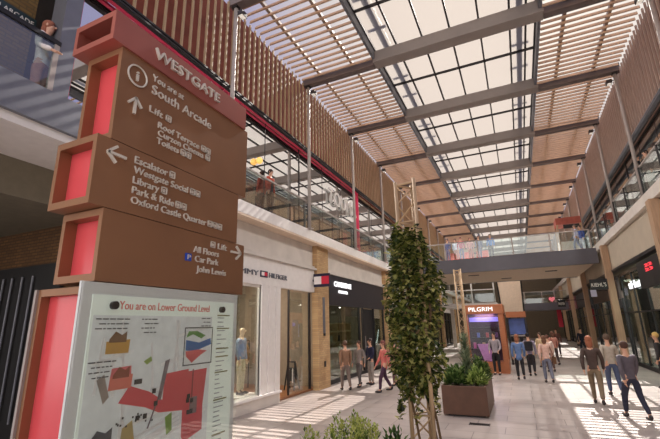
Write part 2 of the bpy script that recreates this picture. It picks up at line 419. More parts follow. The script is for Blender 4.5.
# ------------------------------------------------------------------ BALCONIES
def balustrade(x, z, y0, y1, label, group, hz=1.08, npost=3, postm=None):
    t = thing('glass_balustrade', label, 'balustrade', (x, y0, z), group)
    MB().box(x-.008, x+.008, y0+.03, y1-.03, z+.02, z+hz-.06).build('glass_panel', M_balg, t)
    MB().box(x-.03, x+.03, y0, y1, z+hz-.05, z+hz).build('handrail', M_steel if postm is None else postm, t)
    for j in range(npost):
        y = y0+.06+(y1-y0-.12)*j/max(1, npost-1)
        MB().box(x-.07, x-.02, y-.03, y+.03, z, z+hz-.05).build('post', M_darkmetal if postm is None else postm, t)
    return t
for k in range(0, 8):
    balustrade(-6.66, LZ, beam_y(k)+.1, beam_y(k+1)-.1, f'glass balustrade on the left balcony, {ORD[k]} bay from the camera', 'left balcony balustrades')
    if k: balustrade(4.6, RZ, beam_y(k)+.1, beam_y(k+1)-.1, f'glass balustrade on the right balcony, {ORD[k-1]} bay from the camera', 'right balcony balustrades')
t = thing('balcony_railing', 'glass railing with dark handrail above the grey balcony edge, top left corner', 'balustrade', (-6.62, -1, LZ))
MB().box(-6.63, -6.61, -1, 3.34, LZ+.42, LZ+1.32).build('glass_panel', M_balg, t)
MB().box(-6.67, -6.59, -1, 3.4, LZ+1.32, LZ+1.40).build('handrail', M_black, t)
for y in (-.2, 1.6, 3.35): MB().box(-6.66, -6.60, y-.04, y+.04, LZ+.4, LZ+1.34).build('post', M_steel, t)

# upper shopfronts (coated glass that mirrors the roof)
def upper_front(x, sgn, y0, y1, z0, z1, label, mglass, group):
    t = thing('upper_shopfront', label, 'shopfront', (x, y0, z0), group)
    MB().box(x-.012, x+.012, y0, y1, z0+.08, z1).build('glazing', mglass, t)
    q = MB(); n_ = max(1, round((y1-y0)/2.3))
    for j in range(n_+1):
        y = y0+(y1-y0)*j/n_; q.box(x-.02, x-sgn*.0+.02, y-.012, y+.012, z0, z1)
    q.box(x-.03, x+.03, y0, y1, z0, z0+.08)
    q.build('mullions', M_darkmetal, t)
    return t
ys = [3.72, 7.9, 12.5, 18.55]
for i in range(3):
    t = upper_front(-7.02, 1, ys[i]+.03, ys[i+1]-.03, LZ, 8.90, f'mirror-like upper shop window framed in pink, {ORD[i]} from the camera', M_coat, 'pink framed upper shop windows')
    MB().box(-6.97, -6.88, ys[i]+.03, ys[i+1]-.03, 8.86, 8.915).build('pink_strip', M_pink, t)
    if i == 2:
        MB().box(-7.06, -6.9, 18.5, 18.62, LZ, 8.88).build('pink_jamb', M_pink, t)
    if i == 0: MB().box(-7.06, -6.9, 3.74, 3.82, LZ, 8.88).build('pink_jamb', M_pink, t)
ltr = thing('shop_lettering', 'tall white letters standing on the upper left shop window', 'sign', (-6.9, 14.9, 7.3))
text('letters', 'TOUMA', M_white, ltr, 14.95, 18.2, 7.45, .66, -6.92, d=.05)
for i in range(5):
    y0 = 18.75+i*8.9
    upper_front(-7.02, 1, y0, y0+8.6, LZ, 8.90, f'mirror-like upper shop window with slim dark mullions on the left, {ORD[i]} past the pink jamb', M_coat, 'plain upper left shop windows')
for i in range(6):
    y0 = 12+i*8.6
    upper_front(5.1, -1, y0, y0+8.4, RZ, 8.93, f'tinted upper shop window behind the right balcony, {ORD[i]} from the camera', M_coatR, 'upper right shop windows')

# ------------------------------------------------------------------ BRIDGE
br = thing('footbridge', 'dark grey footbridge crossing the arcade with glass railing and tan underside', 'bridge', (0, 27.4, 5.39))
MB().box(-6.5, 4.52, 27.4, 27.6, 5.40, 6.30).build('edge_beam', M_bridge, br)
MB().box(-6.5, 4.32, 27.6, 35.5, 5.42, 5.6).build('underside', M_soffit, br)
MB().box(-6.5, 4.32, 27.6, 35.5, 6.0, 6.3).build('deck', M_stone, br)
MB().box(-6.5, 4.32, 35.5, 35.7, 5.40, 6.30).build('edge_beam', M_bridge, br)
bz = thing('bridge_railing', 'long glass railing along the near edge of the grey footbridge', 'balustrade', (0, 27.44, 6.32))
MB().box(-6.4, 4.3, 27.44, 27.46, 6.34, 7.4).build('glass_panel', M_balg, bz)
MB().box(-6.4, 4.3, 27.42, 27.48, 7.4, 7.46).build('handrail', M_steel, bz)
for j in range(6):
    x = -6.2+j*2.1; MB().box(x-.04, x+.04, 27.41, 27.45, 6.325, 7.42).build('post', M_steel, bz)
for (x, y) in ((-2.6, 29.5), (-.6, 33), (2.2, 30)):
    MB().box(x-.35, x+.35, y-.1, y+.1, 5.38, 5.42).build('linear_grille', M_darkmetal, br)

# ------------------------------------------------------------------ LEFT: pillars and shopfronts
pil = thing('brick_pillar', 'tan brick pillar beside the white shopfront, nearest on the left', 'pillar', (-6.98, 14.15, 0), 'tan brick pillars on the left')
MB().box(-7.1, -6.86, 13.66, 14.66, 0, LZ-.4).build('brickwork', M_brick_tan, pil)
MB().box(-6.862, -6.85, 14.08, 14.28, 1.95, 3.3).build('metal_inlay', M_grey, pil)
MB().box(-6.862, -6.83, 14.11, 14.25, 1.86, 1.95).build('uplight', M_black, pil)
MB().box(-6.862, -6.845, 14.13, 14.28, .75, .95).build('socket_plate', M_darkmetal, pil)
for i, y in enumerate((22.9, 31.9, 40.9, 49.9)):
    dup(pil, (-6.98, y, 0), f'tan brick pillar on the left, {ORD[i+1]} from the camera')

# white clothing shop
ts = thing('clothing_shopfront', 'white framed clothing shopfront with open doorway and name board', 'shopfront', (-7.1, 6, 0))
MB().box(-7.12, -6.98, 5.85, 13.64, 3.46, 4.28).build('name_board', M_white, ts)
MB().box(-7.12, -6.86, 5.85, 13.64, 4.29, 4.36).box(-7.12, -6.95, 5.85, 13.64, 4.36, 4.44).build('ledge', M_stone, ts)
MB().box(-7.12, -6.96, 5.85, 11.2, 0, .3).build('plinth', M_stone, ts)
MB().box(-7.2, -6.9, 5.85, 11.22, .3, .36).build('sill', M_white, ts)
c_ = MB().box(-7.12, -7.0, 10.14, 11.2, .36, 3.46)
for y0, y1 in ((10.14, 10.32), (10.55, 10.72), (10.95, 11.2)): c_.box(-7.05, -6.96, y0, y1, .36, 3.46)
c_.build('white_pier', M_white, ts)
MB().box(-7.08, -7.06, 5.85, 10.14, .36, 3.40).build('window_glass', M_glass, ts)
MB().box(-7.09, -7.02, 5.85, 10.14, 3.38, 3.46).build('window_head', M_stone, ts)
MB().box(-7.2, -7.185, 12.1, 13.54, .08, 3.4).build('side_screen_glass', M_glass, ts)
MB().box(-7.22, -7.16, 13.54, 13.64, 0, 3.46).box(-7.22, -7.16, 12.06, 12.1, .06, 3.46).build('screen_frame', M_darkmetal, ts)
text('letters_first', 'TOMMY', M_grey, ts, 8.4, 9.95, 3.72, .15, -6.98, d=.03)
lg = MB().box(-6.98, -6.95, 10.05, 10.42, 3.70, 3.89).build('flag_emblem', M_navy, ts)
MB().box(-6.952, -6.945, 10.08, 10.23, 3.74, 3.85).build('white_field', M_fwhite, lg)
MB().box(-6.952, -6.945, 10.23, 10.39, 3.74, 3.85).build('red_field', M_fred, lg)
text('letters_last', 'HILFIGER', M_grey, ts, 10.52, 11.6, 3.72, .15, -6.98, d=.03)
bl = thing('flag_blade_sign', 'navy white and red flag sign projecting from the brick pillar', 'sign', (-6.8, 13.5, 3.62))
MB().box(-6.94, -6.28, 13.5, 13.58, 3.64, 4.13).build('panel', M_navy, bl)
MB().box(-6.92, -6.61, 13.49, 13.5, 3.74, 4.03).build('white_field', M_fwhite, bl)
MB().box(-6.61, -6.30, 13.49, 13.5, 3.74, 4.03).build('red_field', M_fred, bl)
MB().box(-7.0, -6.94, 13.51, 13.57, 3.85, 3.93).build('bracket', M_black, bl)

def area(name, loc, size, power, col=(1, .88, .72), rot=(0, 0, 0), sy=None):
    L = bpy.data.lights.new(name, 'AREA'); L.energy = power; L.size = size; L.color = col
    if sy: L.shape = 'RECTANGLE'; L.size_y = sy
    o = bpy.data.objects.new(name, L); COL.objects.link(o); o.location = loc; o.rotation_euler = rot; return o
def downlight(x, y, z, lab):
    t = thing('downlight', lab, 'lamp', (x, y, z))
    MB().tube((x, y, z), (x, y, z-.03), .09, n=14).build('trim_ring', M_white, t)
    MB().tube((x, y, z-.031), (x, y, z-.036), .065, n=14).build('lens', M_lampw, t)
downlight(-9.6, 4.2, 4.6, 'round recessed downlight in the dim passage ceiling, left edge')
downlight(-9.2, 9.2, 4.3, 'round downlight inside the white clothing shop, left of the pier')
downlight(-8.2, 9.9, 4.3, 'round downlight just behind the clothing shop window')
downlight(-9.0, 12.6, 4.3, 'round downlight above the clothing shop doorway')
area('shop_lamp', (-9, 9.3, 4.2), 2.0, 75); area('shop_lamp', (-9, 12.0, 4.2), 1.6, 28)
area('shop_lamp', (-9, 17, 4.2), 1.6, 45); area('shop_lamp', (-9, 20.5, 4.2), 1.2, 20)
area('passage_lamp', (-10, 3.2, 4.5), .6, 7); 

# goods inside the clothing shop
def garment_rail(x, y, lab, cols, along=1.2):
    t = thing('garment_rail', lab, 'clothes rail', (x, y, .06))
    MB().tube((x, y, .06), (x, y, 1.75), .02).tube((x, y+along, .06), (x, y+along, 1.75), .02).tube((x, y, 1.75), (x, y+along, 1.75), .02).build('frame', M_black, t)
    for j, c in enumerate(cols):
        yy = y+.12+j*(along-.2)/len(cols)
        MB().prism([(x-.22, 1.0), (x+.22, 1.0), (x+.2, 1.5), (x+.07, 1.66), (x-.07, 1.66), (x-.2, 1.5)], 1, yy, yy+.07).build('garment', mat('cloth_%d_%d_%d' % c, srgb(*c), .9), t)
garment_rail(-8.7, 9.6, 'black clothes rail with brown and slate coats behind the mannequin', [(96,70,44), (120,92,60), (70,90,104), (58,70,84), (90,84,78)])
garment_rail(-9.6, 12.0, 'black clothes rail with dark red tops at the back of the doorway', [(120,56,48), (60,50,54), (96,40,44), (150,120,90)])
sh = thing('wall_shelf', 'tall dark wall display at the back of the clothing shop', 'shelf', (-10.6, 9, 0))
q = MB()
for z in (1.0, 1.7, 2.4, 3.0): q.box(-10.78, -10.4, 8.6, 11.4, z, z+.05)
for y in (8.6, 10.0, 11.36): q.box(-10.78, -10.4, y, y+.05, .06, 3.05)
q.build('frame', M_black, sh)
for j, (y, z, c) in enumerate(((8.8, 1.05, (150,110,80)), (9.4, 1.75, (70,84,110)), (10.2, 1.05, (180,150,120)), (10.6, 1.75, (120,70,60)), (9.1, 2.45, (90,80,70)))):
    MB().box(-10.7, -10.42, y, y+.45, z, z+.28).build('folded_clothes', mat('fold_%d' % j, srgb(*c), .9), sh)
tr = thing('folding_stand', 'small black folding stand with white straps in the shop doorway', 'stand', (-7.7, 13.15, .06))
q = MB()
for s_ in (-1, 1):
    q.tube((-7.7+.2*s_, 13.00, .06), (-7.7+.14*s_, 13.17, 1.0), .025).tube((-7.7+.2*s_, 13.40, .06), (-7.7+.14*s_, 13.17, 1.0), .025)
q.tube((-7.85, 13.17, 1.0), (-7.55, 13.17, 1.0), .03); q.build('frame', M_black, tr)
MB().box(-7.86, -7.54, 13.07, 13.29, .35, .8).build('bag', M_black, tr, bevel=.04)
MB().tube((-7.6, 13.07, .3), (-7.6, 13.07, .78), .016).tube((-7.8, 13.07, .3), (-7.74, 13.07, .75), .014).build('strap', M_fwhite, tr)

# dark leather shop
ds = thing('dark_shopfront', 'charcoal shopfront with white lit lettering and shelves behind glass', 'shopfront', (-7.1, 14.7, 0))
MB().box(-7.14, -7.0, 14.7, 22.35, 3.05, 4.3).build('fascia', mat('charcoal_fascia', srgb(52,50,56), .4, .2), ds)
MB().box(-7.14, -6.9, 14.7, 22.35, 4.3, 4.44).build('ledge', M_stone, ds)
q = MB()
for y in (14.7, 18.45, 18.95, 20.6, 22.25): q.box(-7.14, -7.04, y, y+.1, 0, 3.05)
q.box(-7.14, -7.04, 14.7, 22.35, 0, .15); q.build('frame', M_black, ds)
MB().box(-7.1, -7.085, 14.8, 18.45, .15, 3.05).build('window_glass', M_dglass, ds)
MB().box(-7.1, -7.085, 20.7, 22.25, .15, 3.05).build('window_glass', M_dglass, ds)
dd = MB().box(-7.16, -7.1, 19.05, 20.6, .05, 3.0).build('door', M_black, ds)
MB().tube((-7.06, 19.25, .9), (-7.06, 19.25, 1.7), .02).build('handle', M_steel, dd)
text('letters', 'CAMBRIDGE', M_signw, ds, 15.5, 17.4, 3.84, .22, -7.0, d=.04)
text('letters', 'SATCHEL', M_signw, ds, 15.95, 16.95, 3.58, .12, -7.0, d=.04)
hx = [(21.6+.75*math.cos(a), 1.95+.75*math.sin(a)) for a in [PI/3*k for k in range(3, 7)]]
q = MB()
for a, c in zip(hx[:-1], hx[1:]): q.tube((-7.4, a[0], a[1]), (-7.4, c[0], c[1]), .025)
q.build('light_tube', M_signw, ds)
su = thing('shelf_unit', 'light wood shelf unit behind the charcoal shop window', 'shelf', (-7.6, 15.7, 0))
q = MB()
for z in (.5, 1.05, 1.5, 1.95, 2.3): q.box(-7.9, -7.35, 15.7, 18.1, z, z+.05)
for y in (15.7, 16.5, 17.3, 18.05): q.box(-7.9, -7.35, y, y+.05, 0, 2.35)
q.build('frame', mat('pale_ply', srgb(214,180,136), .5), su)
for j in range(9):
    y = 15.85+(j % 3)*.78; z = (.55, 1.1, 1.55)[j//3]
    c = [(206,186,140), (90,60,40), (60,56,70), (150,110,70), (220,206,170), (110,76,50), (200,186,160), (70,50,40), (160,120,80)][j]
    bg_ = thing('satchel', f'{["cream","dark brown","slate","tan","ivory","brown","pale grey","umber","honey"][j]} leather bag on the light wood shelf unit', 'bag', (-7.6, y, z), 'bags on the shelf unit')
    MB().box(-7.75, -7.45, y, y+.42, z, z+.27).build('body', mat('leather_%d' % j, srgb(*c), .5), bg_, bevel=.03)
    MB().tube((-7.6, y+.12, z+.27), (-7.6, y+.21, z+.36), .012).tube((-7.6, y+.30, z+.27), (-7.6, y+.21, z+.36), .012).build('handle', M_black, bg_)

def far_shop(side, y0, y1, mfas, name, label, lit=False, textm=None, gl=M_dglass, fz=3.3):
    sg = 1 if side == 'left' else -1
    x = -7.1 if side == 'left' else 4.95
    fx = (x, x+.12) if sg > 0 else (x-.12, x)
    t = thing('shopfront', label, 'shopfront', (x, y0, 0))
    MB().box(*fx, y0, y1, fz, 4.45).build('fascia', mfas, t)
    q = MB(); n_ = 4
    for j in range(n_+1):
        y = y0+(y1-y0-.1)*j/n_; q.box(x-.04, x+.06, y, y+.1, 0, fz)
    q.box(x-.04, x+.06, y0, y1, 0, .18).box(x-.04, x+.06, y0, y1, 2.5, 2.56); q.build('frame', M_black, t)
    MB().box(x-.01, x+.01, y0, y1, .18, fz).build('window_glass', gl, t)
    if name:
        text('letters', name, textm or M_letter, t, *((y0+2, y1-2) if sg > 0 else (y1-2, y0+2)), 3.6, .36, fx[1] if sg > 0 else fx[0], d=.05, face='+X' if sg > 0 else '-X')
    return t
far_shop('left', 23.85, 31.4, M_white, None, 'pale shopfront on the left behind the ivy, before the footbridge')
far_shop('left', 32.6, 40.4, M_black, None, 'black shopfront on the left below the footbridge')
far_shop('left', 41.6, 49.5, M_stone, None, 'stone shopfront at the far left end of the arcade')
area('shop_lamp', (-9, 27.5, 4.2), 2, 70); area('shop_lamp', (-9, 36, 4.2), 2, 60); area('shop_lamp', (-9, 45, 4.2), 2, 60)

# ------------------------------------------------------------------ RIGHT: columns and shopfronts
cl = thing('timber_column', 'tan timber clad column in front of the right shops, nearest', 'column', (4.5, 16.2, 0), 'tan columns along the right shops')
MB().box(4.36, 4.66, 16.0, 16.4, .12, RZ-.4).build('cladding', M_tan, cl)
MB().box(4.33, 4.67, 15.97, 16.43, 0, .12).build('foot', M_darkmetal, cl)
for i, y in enumerate((25.4, 34.6, 43.8, 53.0)):
    dup(cl, (4.5, y, 0), f'tan timber clad column in front of the right shops, {ORD[i+1]} from the camera')
t = far_shop('right', 16.45, 25.15, mat('glossy_dark', srgb(44,46,46), .2, .2), None, 'dark glazed shopfront on the right with white and red lit signs', fz=4.3)
wl = thing('lit_name_sign', 'glowing white shop name across the right shop window', 'sign', (4.8, 21, 3.5))
MB().box(4.80, 4.83, 19.2, 23.1, 3.50, 3.54).build('carrier_bar', M_black, wl)
text('letters', 'tHatMY', M_signw, wl, 23.0, 19.3, 3.56, .34, 4.8, d=.05, face='-X')
rs = thing('red_character_sign', 'black box sign with red glowing characters above the right shop', 'sign', (4.6, 18.6, 3.3))
MB().box(4.66, 4.82, 17.2, 20.5, 3.4, 4.45).build('panel', M_black, rs)
text('characters', '22', M_red, rs, 19.3, 18.35, 4.16, .11, 4.66, d=.03, face='-X')
text('characters', '23', M_red, rs, 19.3, 18.35, 3.99, .11, 4.66, d=.03, face='-X')
far_shop('right', 25.7, 34.2, mat('umber_fascia', srgb(70,52,44), .5), None, 'brown fronted shop on the right beyond the second column')
far_shop('right', 34.9, 43.4, M_black, None, 'black fronted shop on the right beyond the third column')
far_shop('right', 44.1, 52.6, mat('rose_fascia', srgb(120,70,74), .5), None, 'rose fronted shop far along the right')
far_shop('right', 53.3, 61.8, M_stoneR, None, 'beige fronted shop at the far right end')
area('shop_lamp', (6.4, 20.5, 4.5), 1.6, 45, (1, .9, .8)); area('shop_lamp', (6.4, 30, 4.5), 1.6, 40); area('shop_lamp', (6.4, 39, 4.5), 1.6, 45); area('shop_lamp', (6.4, 48, 4.5), 1.6, 60)

def blade(x0, x1, y, z0, z1, lab, txt=None, m=M_black, tm=None, lx=None):
    t = thing('blade_sign', lab, 'sign', ((x0+x1)/2, y, z0))
    MB().box(x0, x1, y, y+.1, z0, z1).build('panel', m, t, bevel=.01)
    xb = lx if lx is not None else 4.85
    MB().box(min(x1, xb) if xb > x1 else xb, max(x1, xb) if xb > x1 else x0, y+.03, y+.07, z1-.08, z1-.03).build('bracket', M_darkmetal, t)
    if txt: text('letters', txt, tm or M_signw, t, x0+.06, x1-.06, z0+(z1-z0)*.28, (z1-z0)*.36, y, d=.02, face='-Y')
    return t
blade(3.55, 4.34, 25.2, 3.75, 4.3, 'black hanging sign with thin white name beside the second right column', "KIEHL'S", tm=M_letter)
blade(3.98, 4.28, 28.5, 3.55, 3.95, 'small pale lilac square sign on the right below the black name sign', None, m=mat('lilac_sign', srgb(206,206,228), .5, var=0))
blade(2.87, 3.43, 38, 3.3, 3.87, 'black hanging sign with white letters far along the right', 'PANDORA', tm=M_letter)
area('kiosk_fill', (-1.6, 20.9, 2.58), .8, 12, (1, .8, .75))  # area light added to brighten the kiosk display, no visible source
hs = thing('heart_sign', 'red lit heart shaped sign far along the right shops', 'sign', (3.0, 45.5, 4.0))
hp = [(3.0+.028*16*math.sin(a)**3*.6, 4.3+.02*(13*math.cos(a)-5*math.cos(2*a)-2*math.cos(3*a)-math.cos(4*a))*.9) for a in [2*PI*k/24 for k in range(24)]]
MB().prism(hp, 1, 45.5, 45.6).build('heart', mat('rose_lit', (1, .3, .35), .5, var=0, emit=(1, .2, .26), estr=.1), hs)
MB().box(3.2, 4.87, 45.53, 45.57, 4.3, 4.36).build('bracket', M_black, hs)
rb_ = thing('hanging_banner', 'long red banner below the heart sign', 'banner', (3.6, 47, 2.2))
MB().box(3.35, 3.75, 47, 47.03, 1.6, 3.6).build('cloth', mat('banner_red', srgb(190,50,70), .8), rb_)
MB().box(3.3, 4.87, 47, 47.03, 3.6, 3.66).build('bracket', M_black, rb_)
bs = blade(-6.5, -5.5, 48, 3.4, 4.4, 'plain black oval sign projecting on the left before the footbridge', None, lx=-7.08)

# far middle: mezzanine, stair panel, second bridge
mz = thing('glazed_mezzanine', 'white framed glass landing below the footbridge behind the orange kiosk', 'landing', (-3, 38, 3.6))
MB().box(-6.4, -1.75, 38, 42, 3.55, 3.9).build('deck', M_white, mz)
MB().box(-6.3, -1.8, 38.0, 38.03, 3.95, 5.05).build('glass_panel', M_balg, mz)
q = MB()
for x in (-6.3, -5.0, -3.7, -1.85): q.box(x-.06, x+.06, 38, 38.08, 3.9, 5.6)
q.box(-6.3, -1.8, 37.98, 38.06, 5.0, 5.08); q.build('frame', M_white, mz)
for x in (-6.0, -2.0): MB().box(x-.15, x+.15, 41, 41.3, 0, 3.55).build('leg', M_stone, mz)
sp_ = thing('stair_underside', 'broad beige sloping panel hanging between the landing and the far bridge', 'stair', (-.6, 40, 3.0))
MB().hexa([(-1.42,40,2.9),(.25,40,2.9),(.25,44,2.9),(-1.42,44,2.9),(-1.55,40,5.8),(.35,40,5.8),(.35,44,5.8),(-1.55,44,5.8)]).build('soffit_panel', M_soffit, sp_)
MB().hexa([(.25,39.95,2.9),(.37,39.95,2.9),(.37,44,2.9),(.25,44,2.9),(.35,39.95,5.8),(.47,39.95,5.8),(.47,44,5.8),(.35,44,5.8)]).build('edge_trim', M_black, sp_)
MB().hexa([(-1.54,39.95,2.9),(-1.42,39.95,2.9),(-1.42,44,2.9),(-1.54,44,2.9),(-1.67,39.95,5.8),(-1.55,39.95,5.8),(-1.55,44,5.8),(-1.67,44,5.8)]).build('edge_trim', M_black, sp_)
for x in (-1.0, -.2): MB().box(x-.15, x+.15, 43.4, 43.8, 0, 2.9).build('support', M_darkmetal, sp_)
b2 = thing('far_footbridge', 'smaller dark footbridge far below the first one with glass railing', 'bridge', (2.6, 46, 3.9))
MB().box(.5, 4.4, 46, 49, 3.3, 4.0).build('deck', M_bridge, b2)
MB().box(.5, 4.4, 46.02, 46.05, 4.0, 5.1).build('glass_panel', M_balg, b2)
MB().box(.5, 4.4, 46, 46.06, 5.1, 5.16).build('handrail', M_steel, b2)
for x in (.6, 2.2, 3.3): MB().box(x-.04, x+.04, 46, 46.06, 4.0, 5.1).build('post', M_steel, b2)

# ------------------------------------------------------------------ KIOSKS
kk = thing('orange_kiosk', 'orange timber kiosk with name board and dark glazed display', 'kiosk', (-1.6, 20.3, 0))
for x0, x1 in ((-2.46, -2.3), (-.95, -.74)):
    for y in (20.3, 22.0): MB().box(x0, x1, y, y+.2, 0, 2.6).build('post', M_orange, kk)
MB().box(-2.5, -.70, 20.26, 22.24, 2.6, 3.02).build('header', M_orange, kk, bevel=.02)
MB().box(-2.46, -.74, 20.32, 22.18, 0, .48).build('plinth', M_orange, kk)
MB().box(-2.3, -.95, 20.36, 20.38, .5, 2.6).build('display_glass', glass_mat('kiosk_glass', (.92, .93, .95), .02), kk)
MB().box(-2.4, -.8, 21.2, 21.26, .48, 2.6).build('back_panel', mat('plum_panel', srgb(74,48,70), .6, var=.3, scale=3), kk)
text('letters', 'PILGRIM', M_signw, kk, -2.2, -1.15, 2.72, .19, 20.26, d=.02, face='-Y')
MB().box(-2.28, -1.0, 20.8, 21.1, 2.25, 2.45).build('light_box', mat('violet_box', srgb(130,120,220), .4, var=.1, emit=srgb(130,120,230), estr=.25), kk)
q = MB()
for z in (1.0, 1.5, 1.95): q.box(-2.28, -1.0, 20.75, 21.15, z, z+.03)
q.build('shelves', M_darkmetal, kk)
for j in range(6):
    MB().box(-2.2+j*.2, -2.08+j*.2, 20.8, 20.95, 1.53 if j % 2 else 1.03, 1.75 if j % 2 else 1.3).build('display_item', mat('item_%d' % j, srgb(*[(210,110,170), (100,116,200), (210,170,130), (176,70,80), (226,214,226), (110,80,130)][j]), .5), kk)
MB().hexa([(-1.75,20.45,.5),(-1.3,20.45,.5),(-1.3,20.6,.5),(-1.75,20.6,.5),(-2.0,20.45,1.25),(-1.5,20.45,1.25),(-1.5,20.6,1.25),(-2.0,20.6,1.25)]).build('pink_poster_board', mat('poster_pink', srgb(206,140,200), .5, var=.15, scale=4), kk)
k2 = thing('poster_kiosk', 'low dark kiosk with orange header and blue poster behind the orange kiosk', 'kiosk', (-.3, 24.5, 0))
MB().box(-.75, .25, 24.5, 25.6, 2.45, 2.75).build('header', M_orange, k2)
for x0 in (-.75, .15): MB().box(x0, x0+.1, 24.5, 25.6, 0, 2.45).build('side_panel', M_darkmetal, k2)
MB().box(-.65, .15, 24.9, 24.95, 1.55, 2.4).build('poster', mat('poster_blue', srgb(110,136,214), .5, var=.2, scale=3), k2)
q = MB()
for z in (.3, .7, 1.1, 1.45): q.box(-.65, .15, 24.6, 25.4, z, z+.05)
q.build('shelves', M_steel, k2)
area('shop_lamp', (6.2, 19, 4.5), 1.6, 70, (.92, 1, .93)); area('shop_lamp', (6.2, 23, 4.5), 1.6, 60, (.92, 1, .93))
for i, (x, y, lab, cols) in enumerate(((6.3, 18.2, 'rail of dark jackets and white shirts inside the right shop, nearer one', [(30,30,36), (220,220,216), (44,44,52), (196,200,204), (34,38,48)]),
                                       (6.2, 21.5, 'rail of green and grey tops inside the right shop, farther one', [(70,96,84), (110,116,112), (54,70,64), (150,156,150), (60,64,66)]))):
    garment_rail(x, y, lab, cols)
mrr = thing('shop_mirror', 'large framed grey mirror panel inside the right shop', 'mirror', (7.4, 20, .4))
MB().box(7.45, 7.5, 19.2, 21.0, .5, 3.2).build('glass', mat('mirror_grey', srgb(150,160,156), .15, .8), mrr)
MB().box(7.44, 7.55, 19.1, 19.2, .4, 3.3).box(7.44, 7.55, 21.0, 21.1, .4, 3.3).box(7.44, 7.55, 19.2, 21.0, 3.2, 3.3).box(7.44, 7.55, 19.2, 21.0, .4, .5).build('frame', M_black, mrr)
gl_ = thing('globe_lamp', 'amber globe lamp on the upper left shop window above the totem', 'lamp', (-6.93, 9.7, 7.5))
MB().ball((-6.90, 9.75, 7.35), .11, n=14, m=9).build('globe', mat('amber_globe', srgb(240,190,110), .3, var=0, emit=srgb(250,190,100), estr=.35), gl_, smooth=True)
MB().tube((-7.0, 9.75, 7.35), (-6.96, 9.75, 7.35), .05).build('wall_plate', M_darkmetal, gl_)
rk = thing('bridge_stall', 'red topped stall standing on the right end of the footbridge', 'stall', (3.6, 30, 6.3))
MB().box(2.9, 4.35, 29.6, 31, 8.35, 8.8).build('red_header', mat('stall_red', srgb(160,80,66), .6), rk)
MB().box(3.3, 4.2, 29.55, 29.6, 8.05, 8.3).build('dark_board', M_black, rk)
for x in (2.95, 4.3):
    for y in (29.65, 30.95): MB().box(x-.05, x+.05, y-.05, y+.05, 6.3, 8.35).build('post', M_tan, rk)
MB().box(2.95, 4.3, 30.2, 30.9, 6.3, 7.3).build('counter', M_white, rk)

# ------------------------------------------------------------------ PASSAGE DOOR AND SIGNS
pd = thing('passage_door', 'dark double door with tall pale pull bars in the dim brick passage', 'door', (-11, 5.5, 0))
MB().box(-12.6, -8.9, 5.38, 5.46, 0, 3.7).build('leaf', M_black, pd)
for x in (-11.0, -10.65, -10.25, -9.85): MB().tube((x, 5.34, .4), (x, 5.34, 3.45), .022).build('pull_bar', M_grey, pd)
sg = thing('street_name_sign', 'dark green name plate on the brick wall above the corner balcony', 'sign', (-7.45, 2.6, 7.6))
MB().box(-7.5, -7.44, 2.3, 3.36, 7.58, 7.81).build('plate', mat('sign_green', srgb(34,52,52), .4), sg)
text('letters', 'SOUTH ARCADE', M_letter, sg, 2.38, 3.32, 7.65, .085, -7.44, d=.008)

# ------------------------------------------------------------------ TOTEM
TX = -2.0
tt = thing('wayfinding_totem', 'tall bronze wayfinding totem with stacked boxes, pink sides and white lettering', 'sign', (-2.25, 2, 0))
def tbox(name, x0, x1, y0, y1, z0, z1, m, fill, rec=.07, fw=.05):
    """hollow box whose near end shows a recessed panel"""
    q = MB().box(x1-.03, x1, y0, y1, z0, z1)                     # front sheet
    q.box(x0, x0+.03, y0, y1, z0, z1).box(x0+.03, x1-.03, y0, y1, z1-fw*.8, z1).box(x0+.03, x1-.03, y0, y1, z0, z0+fw*.8)
    q.box(x0+.03, x1-.03, y1-.03, y1, z0+fw*.8, z1-fw*.8)
    o = q.build(name, m, tt)
    MB().box(x0+.03, x1-.03, y0+rec, y0+rec+.02, z0+fw*.8, z1-fw*.8).build('side_panel', fill, o)
    return o
cap_ = tbox('cap_box', -2.36, -1.985, 1.29, 2.585, 3.89, 4.095, M_bronzer, M_bronzed, .2)
b1 = tbox('upper_box', -2.315, TX, 1.37, 2.635, 3.275, 3.89, M_bronze, M_pinkp)
b2_ = tbox('middle_box', -2.35, TX+.0, 1.29, 2.54, 2.865, 3.27, M_bronze, M_pinkp)
b3 = tbox('lower_box', -2.345, TX, 1.38, 2.64, 2.46, 2.86, M_bronze, M_pinkp)
b4 = tbox('base_box', -2.5, TX-.02, 1.40, 2.60, 0, 2.44, M_bronze, M_pinkp, .05)
MB().box(-2.515, -2.495, 1.385, 1.40, 0, 2.44).build('edge_trim', M_steel, tt)
text('title_letters', 'WESTGATE', M_letter, cap_, 1.585, 2.22, 3.955, .072, -1.985, d=.02)
